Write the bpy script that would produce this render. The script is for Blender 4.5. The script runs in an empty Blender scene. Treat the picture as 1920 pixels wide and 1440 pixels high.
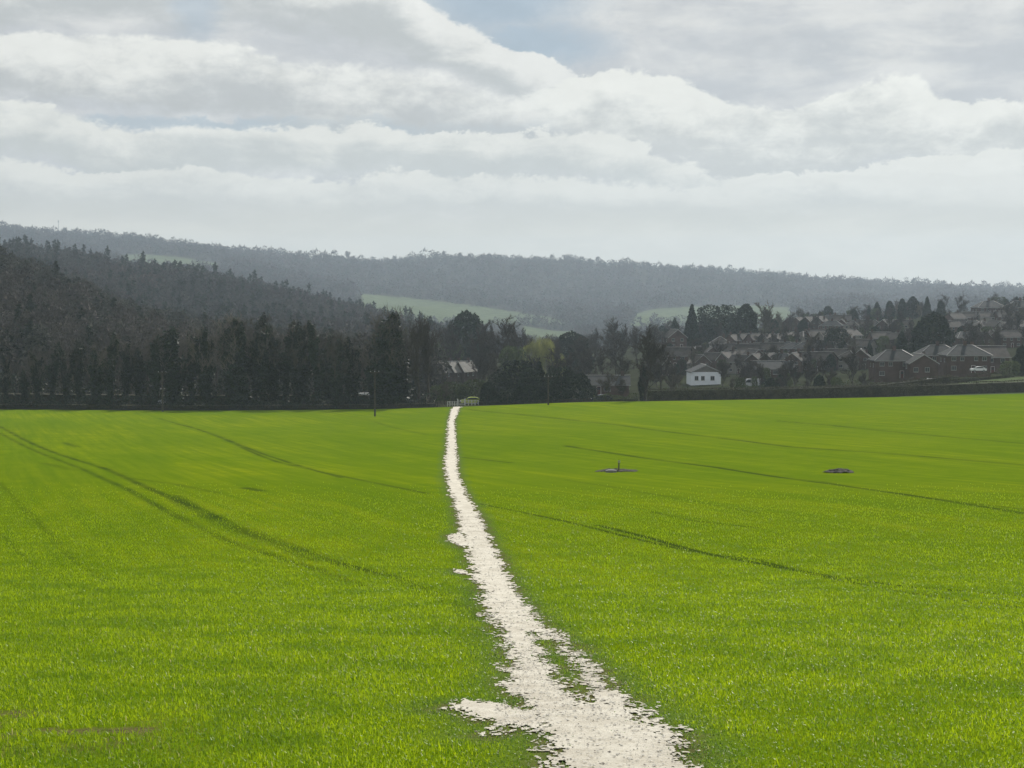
import bpy, math, random
import numpy as np
from mathutils import Vector

# ------------------------------------------------------------------ camera, sky, sun, exposure
F = 2773.0            # focal length in pixels of a 1920 wide frame
EYE = 1.7
PITCH = math.atan(140.0 / F)
CP, SP = math.cos(PITCH), math.sin(PITCH)
SUN_EL, SUN_AZ = math.radians(40), math.radians(24)   # ahead of the camera, a little to the right

scene = bpy.context.scene
C = scene.collection
cam_data = bpy.data.cameras.new("camera")
cam = bpy.data.objects.new("camera", cam_data)
C.objects.link(cam)
cam.location = (0, 0, EYE)
cam.rotation_euler = (math.pi / 2 - PITCH, 0, 0)
cam_data.sensor_width = 36
cam_data.lens = 36 * F / 1920
cam_data.clip_start = 0.1
cam_data.clip_end = 20000
scene.camera = cam
scene.view_settings.view_transform = 'Standard'
scene.view_settings.look = 'None'
scene.view_settings.exposure = 0.0
scene.view_settings.gamma = 1.0
scene.cycles.use_denoising = True
scene.cycles.max_bounces = 6
scene.cycles.diffuse_bounces = 3
scene.cycles.transmission_bounces = 3
scene.cycles.volume_bounces = 1
scene.cycles.transparent_max_bounces = 8

SUN = Vector((math.sin(SUN_AZ) * math.cos(SUN_EL), math.cos(SUN_AZ) * math.cos(SUN_EL), math.sin(SUN_EL)))
sl = bpy.data.lights.new("sun", 'SUN')
sl.energy = 5.0
sl.angle = math.radians(0.8)
sl.color = (1.0, 0.95, 0.86)
so = bpy.data.objects.new("sun", sl)
so.rotation_euler = SUN.to_track_quat('Z', 'Y').to_euler()
so.location = (60, 120, 150)
C.objects.link(so)


class NT:
    """small node builder"""
    def __init__(s, tree):
        s.t = tree; s.n = tree.nodes; s.l = tree.links
    def put(s, inp, v):
        if isinstance(v, bpy.types.NodeSocket): s.l.new(v, inp)
        elif isinstance(v, (tuple, list)):
            if len(v) == 3 and inp.type == 'RGBA': v = tuple(v) + (1,)
            inp.default_value = v
        else: inp.default_value = v
    def m(s, op, a, b=0.0, c=0.0, clamp=False):
        n = s.n.new('ShaderNodeMath'); n.operation = op; n.use_clamp = clamp
        s.put(n.inputs[0], a); s.put(n.inputs[1], b); s.put(n.inputs[2], c)
        return n.outputs[0]
    def ss(s, x, a, b, lo=0.0, hi=1.0):
        n = s.n.new('ShaderNodeMapRange'); n.interpolation_type = 'SMOOTHSTEP'
        s.put(n.inputs[0], x); s.put(n.inputs[1], a); s.put(n.inputs[2], b); s.put(n.inputs[3], lo); s.put(n.inputs[4], hi)
        return n.outputs[0]
    def mix(s, f, a, b, mode='MIX'):
        n = s.n.new('ShaderNodeMix'); n.data_type = 'RGBA'; n.blend_type = mode
        s.put(n.inputs[0], f); s.put(n.inputs[6], a); s.put(n.inputs[7], b)
        return n.outputs[2]
    def xyz(s, x, y, z=0.0):
        n = s.n.new('ShaderNodeCombineXYZ'); s.put(n.inputs[0], x); s.put(n.inputs[1], y); s.put(n.inputs[2], z)
        return n.outputs[0]
    def sep(s, v):
        n = s.n.new('ShaderNodeSeparateXYZ'); s.put(n.inputs[0], v); return n.outputs
    def noise(s, vec, scale=1.0, detail=4.0, rough=0.55, dist=0.0):
        n = s.n.new('ShaderNodeTexNoise'); s.put(n.inputs['Vector'], vec)
        n.inputs['Scale'].default_value = scale; n.inputs['Detail'].default_value = detail
        n.inputs['Roughness'].default_value = rough; n.inputs['Distortion'].default_value = dist
        return n.outputs[0]
    def curve(s, x, pts):
        n = s.n.new('ShaderNodeFloatCurve'); c = n.mapping.curves[0]
        n.mapping.extend = 'HORIZONTAL'
        while len(c.points) < len(pts): c.points.new(0.5, 0.5)
        for p, (a, b) in zip(c.points, pts): p.location = (a, b)
        n.mapping.update()
        s.put(n.inputs['Value'], x); n.inputs['Factor'].default_value = 1
        return n.outputs[0]


def srgb(r, g, b, k=1.0):
    return tuple(k * ((c / 255 / 12.92) if c / 255 < .04045 else ((c / 255 + .055) / 1.055) ** 2.4) for c in (r, g, b))


def make_world():
    w = bpy.data.worlds.new("World"); scene.world = w; w.use_nodes = True
    t = w.node_tree; t.nodes.clear(); N = NT(t)
    K = 0.1
    k = 1 / K
    sky = t.nodes.new('ShaderNodeTexSky'); sky.sky_type = 'NISHITA'; sky.sun_disc = False
    sky.sun_elevation = SUN_EL; sky.sun_rotation = SUN_AZ; sky.air_density = 1.0; sky.dust_density = 2.0
    tc = t.nodes.new('ShaderNodeTexCoord')
    x, y, z = N.sep(tc.outputs['Generated'])
    az = N.m('ARCTAN2', x, y)
    hl = N.m('SQRT', N.m('ADD', N.m('MULTIPLY', x, x), N.m('MULTIPLY', y, y)))
    el = N.m('ARCTAN2', z, hl)
    U = N.m('MULTIPLY_ADD', az, F * 1.03, 960.0)        # bearing, in pixels of the 1920 frame
    V = N.m('MULTIPLY_ADD', el, -F * 1.02, 580.0)        # height above eye level likewise
    # cloud space: flatter towards the horizon
    Vs_ = V
    def fb(su, sv, seed, det=8, rough=0.6, dist=0.0):
        return N.m('SUBTRACT', N.noise(N.xyz(N.m('MULTIPLY', U, 1.0 / su), N.m('MULTIPLY', Vs_, 1.0 / sv), seed), 1.0, det, rough, dist), 0.5)
    n1 = fb(300, 150, 0.0); n2 = fb(120, 72, 3.7, 9, 0.62, 0.25); n3 = fb(600, 120, 8.1, 6, 0.58, 0.6)
    n4 = fb(46, 30, 5.5, 8, 0.64, 0.35); n5 = fb(260, 84, 12.3, 7, 0.6, 0.3)
    Vw = N.m('ADD', V, N.m('ADD', N.m('ADD', N.m('MULTIPLY', n1, 62.0), N.m('MULTIPLY', n2, 72.0)), N.m('MULTIPLY', n4, 40.0)))
    Uw = N.m('ADD', U, N.m('ADD', N.m('MULTIPLY', n2, 130.0), N.m('MULTIPLY', n1, 120.0)))
    blue = N.mix(0.9, N.mix(1.0, sky.outputs[0], (0.9, 0.95, 1.02), 'MULTIPLY'), srgb(160, 180, 197, k))
    lit = srgb(229, 233, 231, k)
    gry = srgb(188, 195, 198, k)
    low = srgb(203, 208, 203, k)
    def hole(cu, cv, ru, rv, a0=0.25, a1=1.2):
        a = N.m('DIVIDE', N.m('SUBTRACT', Uw, cu), ru); b = N.m('DIVIDE', N.m('SUBTRACT', Vw, cv), rv)
        d = N.m('SQRT', N.m('ADD', N.m('MULTIPLY', a, a), N.m('MULTIPLY', b, b)))
        return N.ss(d, a0, a1, 1.0, 0.0)
    holes = N.m('MAXIMUM', hole(930, 0, 225, 95), N.m('MAXIMUM', hole(1000, 84, 180, 52), hole(560, 236, 640, 16)))
    vf = N.m('ADD', N.m('SUBTRACT', 1.0, N.m('MULTIPLY', holes, 0.95)), N.m('MULTIPLY', n5, 0.5), clamp=True)
    vs = N.m('ADD', N.m('MULTIPLY', n3, 1.0), N.m('ADD', N.m('MULTIPLY', n5, 0.9), N.m('MULTIPLY', n2, 0.5)))
    vs = N.m('ADD', vs, N.m('MULTIPLY', N.ss(V, 90.0, -20.0), 0.12))
    vcol = N.mix(N.ss(vs, -0.12, 0.30), srgb(194, 200, 206, k), srgb(217, 221, 222, k))
    col = N.mix(vf, blue, vcol)
    X0, X1 = -960.0, 2880.0
    un = N.m('DIVIDE', N.m('SUBTRACT', U, X0), X1 - X0)
    VS = 700.0; VO = 100.0
    def layer(col, pts, thick, fade, litc=lit, gryc=gry, soft=9.0, op=1.0, urange=None, lump=1.0, sh=0.75):
        top = N.m('MULTIPLY_ADD', N.curve(un, [((a - X0) / (X1 - X0), (b + VO) / VS) for a, b in pts]), VS, -VO)
        s = N.m('SUBTRACT', Vw, top)
        sf = N.m('MULTIPLY', N.ss(n3, -0.15, 0.15), soft * 1.6)
        a = N.m('MULTIPLY', N.ss(s, -soft * 0.3, N.m('ADD', sf, soft * 0.5)), N.ss(N.m('ADD', s, N.m('MULTIPLY', n5, 90.0)), thick, thick + fade, 1.0, 0.0))
        if urange:
            a0, a1, b1, b0 = urange
            a = N.m('MULTIPLY', a, N.m('MULTIPLY', N.ss(Uw, a0, a1), N.ss(Uw, b1, b0, 1.0, 0.0)))
        w = N.m('ADD', N.m('MULTIPLY', n1, -2.2 * lump), N.m('ADD', N.m('MULTIPLY', n2, -2.4 * lump), N.m('MULTIPLY_ADD', n4, -1.6 * lump, N.m('MULTIPLY', n5, 3.6 * lump))))
        sh_ = N.m('ADD', N.m('DIVIDE', s, thick * sh), w)
        c = N.mix(N.ss(sh_, 0.15, 1.55), litc, gryc)
        return N.mix(N.m('MULTIPLY', a, op), col, c)
    # far to near, each a bank of cloud with a lit crest and a grey underside
    col = layer(col, [(-960, -60), (0, -40), (200, -60), (420, -60), (500, -60), (740, -20), (800, 12), (870, 44), (950, 84), (1010, 106), (1080, 132), (1120, 175), (1900, 400)],
                78, 60, urange=(-2000, -1900, 1050, 1170), soft=8, litc=srgb(231, 235, 234, k))
    col = N.mix(N.m('MULTIPLY', hole(372, 30, 60, 78), 0.85), col, N.mix(0.3, blue, vcol))
    col = layer(col, [(-960, 110), (0, 88), (180, 82), (340, 88), (430, 92), (530, 112), (640, 122), (740, 124), (850, 146), (950, 176), (1020, 186), (1200, 220), (2880, 300)],
                92, 44, urange=(-2000, -1900, 980, 1120), soft=14, litc=srgb(231, 235, 233, k), gryc=srgb(186, 192, 195, k))
    col = N.mix(N.m('MULTIPLY', hole(560, 236, 640, 15), 0.55), col, srgb(181, 192, 199, k))
    col = layer(col, [(-960, 300), (900, 230), (1020, 172), (1060, 150), (1100, 137), (1160, 131), (1230, 137), (1290, 150), (1340, 170), (1400, 182), (1450, 196), (1530, 190), (1600, 174), (1645, 160), (1700, 164), (1750, 182), (1800, 196), (1920, 206), (2200, 180), (2880, 220)],
                112, 90, urange=(990, 1080, 4000, 4100), soft=7, litc=srgb(234, 238, 235, k), gryc=srgb(196, 202, 203, k))
    col = layer(col, [(-960, 230), (0, 211), (110, 210), (160, 225), (190, 238), (400, 238), (500, 236), (590, 239), (660, 232), (720, 241), (850, 238), (950, 244), (1080, 238), (1180, 262), (1260, 290), (1400, 318), (1600, 320), (1920, 290), (2880, 300)],
                72, 50, litc=srgb(226, 230, 227, k), gryc=srgb(192, 199, 200, k), soft=7, op=1.0)
    col = layer(col, [(-960, 330), (0, 309), (60, 312), (130, 329), (200, 322), (280, 312), (380, 315), (480, 331), (560, 338), (700, 322), (900, 318), (1200, 340), (1500, 330), (1920, 345), (2880, 330)],
                60, 60, litc=srgb(221, 225, 222, k), gryc=srgb(193, 199, 199, k), soft=7, op=1.0)
    # towards the horizon the banks merge into an even pale haze with faint streaks
    lowc = N.mix(N.ss(N.m('ADD', n3, n5), -0.2, 0.2), srgb(199, 201, 193, k), srgb(210, 211, 202, k))
    col = N.mix(N.ss(V, 355.0, 440.0), col, lowc)
    tone = N.m('MULTIPLY_ADD', N.m('ADD', n2, N.m('ADD', n5, N.m('MULTIPLY', n4, 0.7))), 0.16, 1.0)
    col = N.mix(N.ss(V, 460.0, 300.0), col, N.mix(1.0, col, N.xyz(tone, tone, tone), 'MULTIPLY'))
    # overhead and behind: broken cloud over the clear sky
    hi = N.noise(tc.outputs['Generated'], 3.0, 6, 0.6)
    over = N.mix(N.ss(hi, 0.40, 0.56), blue, srgb(222, 226, 228, k))
    col = N.mix(N.ss(V, -60.0, -300.0), col, over)
    col = N.mix(1.0, col, (1.0, 0.968, 0.935), 'MULTIPLY')
    bg = t.nodes.new('ShaderNodeBackground'); bg.inputs['Strength'].default_value = K
    t.links.new(col, bg.inputs['Color'])
    out = t.nodes.new('ShaderNodeOutputWorld'); t.links.new(bg.outputs[0], out.inputs[0])
    w.cycles.sampling_method = 'MANUAL'; w.cycles.sample_map_resolution = 256


make_world()

# ------------------------------------------------------------------ helpers
RNG = np.random.default_rng(7)
random.seed(7)


def tag(o, label=None, cat=None, group=None, kind=None):
    if label:
        o['label'] = label
        if len(label.split()) > 16: print('LONG', label)
    if cat: o['category'] = cat
    if group: o['group'] = group
    if kind: o['kind'] = kind
    return o


def mk(name, V, quads=None, tris=None, mats=(), qi=None, ti=None, smooth=False):
    """numpy arrays -> mesh data"""
    me = bpy.data.meshes.new(name)
    V = np.asarray(V, dtype=np.float32).reshape(-1, 3)
    q = np.zeros((0, 4), np.int32) if quads is None or len(quads) == 0 else np.asarray(quads, np.int32).reshape(-1, 4)
    t = np.zeros((0, 3), np.int32) if tris is None or len(tris) == 0 else np.asarray(tris, np.int32).reshape(-1, 3)
    me.vertices.add(len(V)); me.vertices.foreach_set('co', V.ravel())
    nl = q.size + t.size
    me.loops.add(nl); me.loops.foreach_set('vertex_index', np.concatenate([q.ravel(), t.ravel()]))
    me.polygons.add(len(q) + len(t))
    st = np.concatenate([np.arange(len(q)) * 4, q.size + np.arange(len(t)) * 3]).astype(np.int32)
    me.polygons.foreach_set('loop_start', st)
    if qi is not None or ti is not None:
        mi = np.concatenate([np.zeros(len(q), np.int32) if qi is None else np.asarray(qi, np.int32),
                             np.zeros(len(t), np.int32) if ti is None else np.asarray(ti, np.int32)])
        me.polygons.foreach_set('material_index', mi)
    me.polygons.foreach_set('use_smooth', np.full(len(q) + len(t), smooth))
    for m in mats: me.materials.append(m)
    me.update(calc_edges=True)
    return me


def link(name, me, parent=None, loc=None):
    o = bpy.data.objects.new(name, me); C.objects.link(o)
    if parent: o.parent = parent
    if loc is not None: o.location = loc
    return o


def empty(name, loc, rz=0.0, s=1.0):
    o = bpy.data.objects.new(name, None); C.objects.link(o)
    o.location = loc; o.rotation_euler = (0, 0, rz); o.empty_display_size = 0.3
    o.scale = (s, s, s) if not isinstance(s, tuple) else s
    return o


def attr(me, name, vals):
    a = me.attributes.new(name, 'FLOAT', 'POINT'); a.data.foreach_set('value', np.asarray(vals, np.float32))


def colattr(me, name, vals):
    a = me.attributes.new(name, 'FLOAT_COLOR', 'POINT')
    v = np.ones((len(vals), 4), np.float32); v[:, :3] = vals
    a.data.foreach_set('color', v.ravel())


class MB:
    """collects boxes, prisms and quads into one mesh"""
    def __init__(s): s.V = []; s.Q = []; s.T = []; s.qi = []; s.ti = []; s.n = 0
    def add(s, V, Q=(), T=(), m=0):
        s.V += [tuple(v) for v in V]
        s.Q += [tuple(i + s.n for i in q) for q in Q]; s.qi += [m] * len(Q)
        s.T += [tuple(i + s.n for i in q) for q in T]; s.ti += [m] * len(T)
        s.n += len(V)
    def box(s, x0, x1, y0, y1, z0, z1, m=0):
        V = [(x, y, z) for z in (z0, z1) for y in (y0, y1) for x in (x0, x1)]
        s.add(V, [(0, 2, 3, 1), (4, 5, 7, 6), (0, 1, 5, 4), (2, 6, 7, 3), (0, 4, 6, 2), (1, 3, 7, 5)], m=m)
    def bar(s, a, b, r0, r1=None, k=6, m=0):
        r1 = r0 if r1 is None else r1
        V, Q = prisms(np.array([a]), np.array([b]), np.array([r0]), np.array([r1]), k)
        s.add(V, Q, m=m)
    def extrude(s, prof, y0, y1, m=0):
        """profile in x,z extruded along y, with end caps fan-free (triangulated from centroid)"""
        n = len(prof)
        V = [(x, y0, z) for x, z in prof] + [(x, y1, z) for x, z in prof]
        cx = sum(p[0] for p in prof) / n; cz = sum(p[1] for p in prof) / n
        V += [(cx, y0, cz), (cx, y1, cz)]
        Q = [(i, (i + 1) % n, n + (i + 1) % n, n + i) for i in range(n)]
        T = [(2 * n, (i + 1) % n, i) for i in range(n)] + [(2 * n + 1, n + i, n + (i + 1) % n) for i in range(n)]
        s.add(V, Q, T, m)
    def data(s, name, mats, smooth=False):
        return mk(name, np.array(s.V), s.Q, s.T, mats, s.qi, s.ti, smooth)


def prisms(P0, P1, R0, R1, k=4):
    P0 = np.asarray(P0, float); P1 = np.asarray(P1, float)
    d = P1 - P0; L = np.linalg.norm(d, axis=1, keepdims=True) + 1e-9; d = d / L
    ref = np.where(np.abs(d[:, 2:3]) > 0.9, np.array([[1., 0, 0]]), np.array([[0, 0, 1.]]))
    a = np.cross(d, ref); a /= np.linalg.norm(a, axis=1, keepdims=True) + 1e-9
    b = np.cross(d, a)
    n = len(P0); V = np.zeros((n, 2, k, 3))
    for i in range(k):
        c, s_ = math.cos(2 * math.pi * i / k), math.sin(2 * math.pi * i / k)
        off = a * c + b * s_
        V[:, 0, i] = P0 + off * np.asarray(R0)[:, None]
        V[:, 1, i] = P1 + off * np.asarray(R1)[:, None]
    base = (np.arange(n) * 2 * k)[:, None]
    Q = []
    for i in range(k):
        j = (i + 1) % k
        Q.append(np.concatenate([base + i, base + j, base + k + j, base + k + i], 1))
    return V.reshape(-1, 3), np.stack(Q, 1).reshape(-1, 4)


# ------------------------------------------------------------------ materials
def princ(name, col, rough=0.7, spec=0.4, var=0.0, scale=3.0, col2=None, bump=0.0, bscale=20.0, trans=0.0, metallic=0.0, objrand=0.0, detail=5):
    m = bpy.data.materials.new(name); m.use_nodes = True
    t = m.node_tree; t.nodes.clear(); N = NT(t)
    b = t.nodes.new('ShaderNodeBsdfPrincipled'); out = t.nodes.new('ShaderNodeOutputMaterial')
    b.inputs['Roughness'].default_value = rough; b.inputs['Specular IOR Level'].default_value = spec
    b.inputs['Metallic'].default_value = metallic
    geo = t.nodes.new('ShaderNodeNewGeometry')
    c = tuple(col) + (1,)
    src = None
    if var or col2:
        n = N.noise(geo.outputs['Position'], scale, detail, 0.6)
        if col2: src = N.mix(N.ss(n, 0.38, 0.62), c, tuple(col2) + (1,))
        else: src = N.mix(N.ss(n, 0.3, 0.7), tuple(x * (1 - var) for x in col) + (1,), tuple(min(1, x * (1 + var)) for x in col) + (1,))
    if objrand:
        oi = t.nodes.new('ShaderNodeObjectInfo')
        hs = t.nodes.new('ShaderNodeHueSaturation')
        N.put(hs.inputs['Value'], N.m('MULTIPLY_ADD', oi.outputs['Random'], 2 * objrand, 1 - objrand))
        N.put(hs.inputs['Hue'], N.m('MULTIPLY_ADD', N.m('FRACT', N.m('MULTIPLY', oi.outputs['Random'], 7.3)), 0.03 * objrand, 0.5 - 0.015 * objrand))
        N.put(hs.inputs['Color'], src if src else c)
        src = hs.outputs[0]
    if src: t.links.new(src, b.inputs['Base Color'])
    else: b.inputs['Base Color'].default_value = c
    if bump:
        bn = t.nodes.new('ShaderNodeBump'); bn.inputs['Strength'].default_value = bump; bn.inputs['Distance'].default_value = 0.03
        t.links.new(N.noise(geo.outputs['Position'], bscale, 4, 0.6), bn.inputs['Height'])
        t.links.new(bn.outputs[0], b.inputs['Normal'])
    if trans:
        tr = t.nodes.new('ShaderNodeBsdfTranslucent')
        if src: t.links.new(src, tr.inputs['Color'])
        else: tr.inputs['Color'].default_value = c
        mx = t.nodes.new('ShaderNodeMixShader'); mx.inputs[0].default_value = trans
        t.links.new(b.outputs[0], mx.inputs[1]); t.links.new(tr.outputs[0], mx.inputs[2])
        t.links.new(mx.outputs[0], out.inputs[0])
    else:
        t.links.new(b.outputs[0], out.inputs[0])
    return m


M = {}
M['bark'] = princ('bark', (0.055, 0.045, 0.036), 0.9, 0.2, 0.35, 2.0)
M['twig'] = princ('twigs', (0.050, 0.041, 0.036), 0.9, 0.15, 0.3, 0.15, objrand=0.25)
M['twig_mid'] = princ('brown_twigs', (0.105, 0.092, 0.080), 0.9, 0.1, 0.3, 0.15, objrand=0.3)
M['twig_pale'] = princ('pale_twigs', (0.10, 0.088, 0.068), 0.9, 0.15, 0.3, 0.15, objrand=0.25)
M['ivy'] = princ('ivy_leaves', (0.012, 0.022, 0.011), 0.6, 0.3, 0.45, 0.8, trans=0.12, objrand=0.25)
M['conifer'] = princ('conifer_needles', (0.016, 0.026, 0.017), 0.8, 0.15, 0.45, 0.8, trans=0.05, objrand=0.25)
M['willow'] = princ('willow_shoots', (0.19, 0.20, 0.06), 0.8, 0.2, 0.35, 0.5, trans=0.4)
M['bush'] = princ('bush_leaves', (0.05, 0.065, 0.026), 0.8, 0.15, 0.45, 0.5, trans=0.2, objrand=0.35)
M['hedge'] = princ('hedge_leaves', (0.062, 0.060, 0.040), 0.75, 0.2, 0.35, 0.35, trans=0.15)
M['hedge_core'] = princ('hedge_core', (0.05, 0.047, 0.033), 0.95, 0.1, 0.35, 1.0)
M['brick'] = princ('brick', (0.085, 0.058, 0.050), 0.9, 0.1, 0.25, 0.6, objrand=0.2)
M['render'] = princ('cream_render', (0.21, 0.20, 0.18), 0.9, 0.2, 0.1, 0.6, objrand=0.15)
M['white_wall'] = princ('white_boarding', (0.78, 0.82, 0.86), 0.7, 0.3, 0.04, 1.0)
M['tile'] = princ('roof_tiles', (0.040, 0.036, 0.034), 0.7, 0.06, 0.3, 0.9, objrand=0.25)
M['slate'] = princ('roof_slates', (0.036, 0.038, 0.040), 0.8, 0.08, 0.25, 0.9, objrand=0.2)
M['ridge'] = princ('ridge_tiles', (0.26, 0.25, 0.24), 0.3, 0.8)  # ridge and hip tiles given a pale colour standing in for sun glints
M['trim'] = princ('grey_white_trim', (0.30, 0.30, 0.29), 0.5, 0.4)
M['pale_slate'] = princ('pale_slates', (0.17, 0.16, 0.145), 0.7, 0.2, 0.2, 0.9)
M['glass'] = princ('window_glass', (0.03, 0.035, 0.04), 0.12, 0.6)
M['white'] = princ('white_paint', (0.75, 0.76, 0.74), 0.45, 0.5)
M['wood'] = princ('weathered_wood', (0.10, 0.085, 0.065), 0.85, 0.2, 0.3, 6.0)
M['pole'] = princ('creosoted_pole', (0.055, 0.048, 0.040), 0.85, 0.2, 0.3, 6.0)
M['wire'] = princ('wire', (0.05, 0.05, 0.05), 0.9, 0.0)
M['metal'] = princ('grey_metal', (0.35, 0.36, 0.37), 0.4, 0.5, metallic=0.6)
M['rubber'] = princ('tyre_rubber', (0.02, 0.02, 0.02), 0.8, 0.3)
M['soil'] = princ('bare_soil', (0.045, 0.042, 0.028), 0.95, 0.2, 0.4, 3.0, bump=0.4)
M['concrete'] = princ('concrete', (0.17, 0.17, 0.155), 0.9, 0.3, 0.2, 3.0)
for nm, c in dict(lime=(0.35, 0.42, 0.05), dark=(0.03, 0.035, 0.045), silver=(0.45, 0.46, 0.48), whitec=(0.75, 0.76, 0.77), red=(0.09, 0.03, 0.03)).items():
    M['car_' + nm] = princ('car_paint_' + nm, c, 0.25, 0.6)


# ------------------------------------------------------------------ terrain
def z_at(v, D):
    t = (720 - v) / F
    return EYE + D * (t * CP - SP) / (CP + t * SP)


def pchip(x, y, xq):
    x = np.asarray(x, float); y = np.asarray(y, float)
    h = np.diff(x); d = np.diff(y) / h
    m = np.zeros(len(x)); m[0] = d[0]; m[-1] = d[-1]
    for i in range(1, len(x) - 1):
        if d[i - 1] * d[i] > 0:
            w1 = 2 * h[i] + h[i - 1]; w2 = h[i] + 2 * h[i - 1]
            m[i] = (w1 + w2) / (w1 / d[i - 1] + w2 / d[i])
    i = np.clip(np.searchsorted(x, xq) - 1, 0, len(x) - 2)
    s = np.clip((xq - x[i]) / h[i], 0, 1)
    return ((1 + 2 * s) * (1 - s) ** 2 * y[i] + s * (1 - s) ** 2 * h[i] * m[i] + s * s * (3 - 2 * s) * y[i + 1] + s * s * (s - 1) * h[i] * m[i + 1])


UC = [-1400, -400, 0, 340, 700, 850, 1100, 1300, 1600, 1920, 2300, 3300]
edge_v = [772, 770, 768, 770, 767, 763, 754, 751, 746, 738, 728, 710]
rows = []
def vrow(D, vs): rows.append((D, [z_at(v, D) for v in vs]))
rows.append((-40, [5.5] * 12)); rows.append((0, [0.0] * 12))
for D, v in ((12, 1440), (30, 1160), (47, 1060), (68, 965), (100, 900)):
    vrow(D, [v] * 12)
def tilt(D, v, k): vrow(D, [v + k * (e - 763) for e in edge_v])
tilt(130, 860, 0.35); tilt(170, 822, 0.6); tilt(218, 792, 0.85)
tilt(255, 773, 0.95)
vrow(275, edge_v)
rows += [
 (300, [-15, -16, -16.8, -17.2, -17.3, -17.2, -17.2, -17.0, -16.2, -12.2, -10, -8]),
 (340, [-6, -10, -13.5, -17, -18, -18, -17.8, -17.4, -16.0, -13.6, -12, -10]),
 (420, [14, 6, 0, -13, -19, -19, -18.5, -16.3, -13.4, -11.2, -10, -9]),
 (500, [34, 20, 9.5, -13.5, -20, -20, -19, -13.5, -9.8, -7.5, -5, -3]),
 (560, [30, 18, 8, -14, -20, -19, -18, -11.0, -7.0, -4, -1, 1]),
 (650, [12, 4, -2, -14, -19, -20, -18, -9.0, -4.0, 0.5, 4, 6]),
 (720, [12, 5, 0, -12, -20, -22, -19, -10.0, -4.0, 2.6, 6, 8]),
 (850, [40, 24, 16, 2, -17, -25, -24, -18, -10, -2, 1, 2]),
 (1000, [62, 46, 33, 16, -10, -24, -28, -26, -20, -10, -8, -5]),
 (1150, [50, 36, 24, 8, -16, -28, -30, -30, -28, -18, -15, -12]),
 (1400, [30, 24, 14, 2, -18, -28, -30, -30, -26, -16, -12, -10]),
 (1800, [70, 58, 50, 38, 4, -5, -15, -12, -6, 2, 6, 8]),
 (2200, [112, 92, 82, 70, 29, 21, 3, 8, 8, 10, 10, 10]),
 (2800, [168, 158, 146, 115, 86, 91, 83, 69, 46, 31, 24, 15]),
 (3300, [150, 140, 128, 98, 72, 78, 70, 55, 36, 22, 14, 8]),
 (4500, [90, 80, 70, 50, 35, 35, 30, 25, 15, 8, 4, 0]),
]
RD = np.array([r[0] for r in rows], float)
RZ = np.array([r[1] for r in rows], float)
def lg(D): return np.log(np.maximum(np.asarray(D, float), -40) + 60.0)
GL = np.linspace(lg(-40), lg(4500), 700)
GU = np.linspace(-1400, 3300, 236)
_t = np.stack([pchip(lg(RD), RZ[:, j], GL) for j in range(len(UC))], 1)
GZ = np.stack([pchip(np.array(UC, float), _t[i], GU) for i in range(len(GL))], 0)


def height(x, y):
    x = np.asarray(x, float); y = np.asarray(y, float)
    u = np.clip(960 + F * x / np.maximum(y, 10.0), -1399.9, 3299.9)
    l = np.clip(lg(y), GL[0], GL[-1] - 1e-6)
    fi = (l - GL[0]) / (GL[1] - GL[0]); fj = (u - GU[0]) / (GU[1] - GU[0])
    i = np.clip(fi.astype(int), 0, len(GL) - 2); j = np.clip(fj.astype(int), 0, len(GU) - 2)
    a = fi - i; b = fj - j
    z = (GZ[i, j] * (1 - a) * (1 - b) + GZ[i + 1, j] * a * (1 - b) + GZ[i, j + 1] * (1 - a) * b + GZ[i + 1, j + 1] * a * b)
    # gentle undulation of the field and roughness of the hills
    s1 = np.clip((y - 30) / 60, 0, 1) * np.clip((262 - y) / 30, 0, 1)
    z = z + s1 * 0.10 * (np.sin(x * 0.11 + 1.3 + y * 0.03) + np.sin(y * 0.085 + x * 0.05))
    s2 = np.clip((y - 600) / 1200, 0, 1)
    z = z + s2 * 2.5 * (np.sin(x * 0.021 + y * 0.013) + np.sin(x * 0.047 - y * 0.011 + 2))
    return z


def project(x, y, z):
    d = y * CP - (z - EYE) * SP
    return 960 + F * x / d, 720 - F * (y * SP + (z - EYE) * CP) / d


def xat(u, D, z=None):
    """world x of column u at distance D"""
    zz = 0 if z is None else z
    return (u - 960) / F * (D * CP - (zz - EYE) * SP)


def at(u, D):
    x = xat(u, D, -10); z = float(height(x, D)); x = xat(u, D, z)
    return x, D, float(height(x, D))


def ground(u, v, d0=8.0, d1=290.0):
    """where the sight line meets the field"""
    D = np.exp(np.linspace(math.log(d0), math.log(d1), 1500))
    zz = np.array([z_at(v, d) for d in D]); x = (u - 960) / F * (D * CP - (zz - EYE) * SP)
    h = height(x, D); k = np.argmax(zz <= h)
    if not (zz <= h).any(): k = len(D) - 1
    return float(x[k]), float(D[k]), float(h[k])


def topscale(u, vtop, D):
    x, y, z = at(u, D)
    return (x, y, z), z_at(vtop, D) - z


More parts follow.
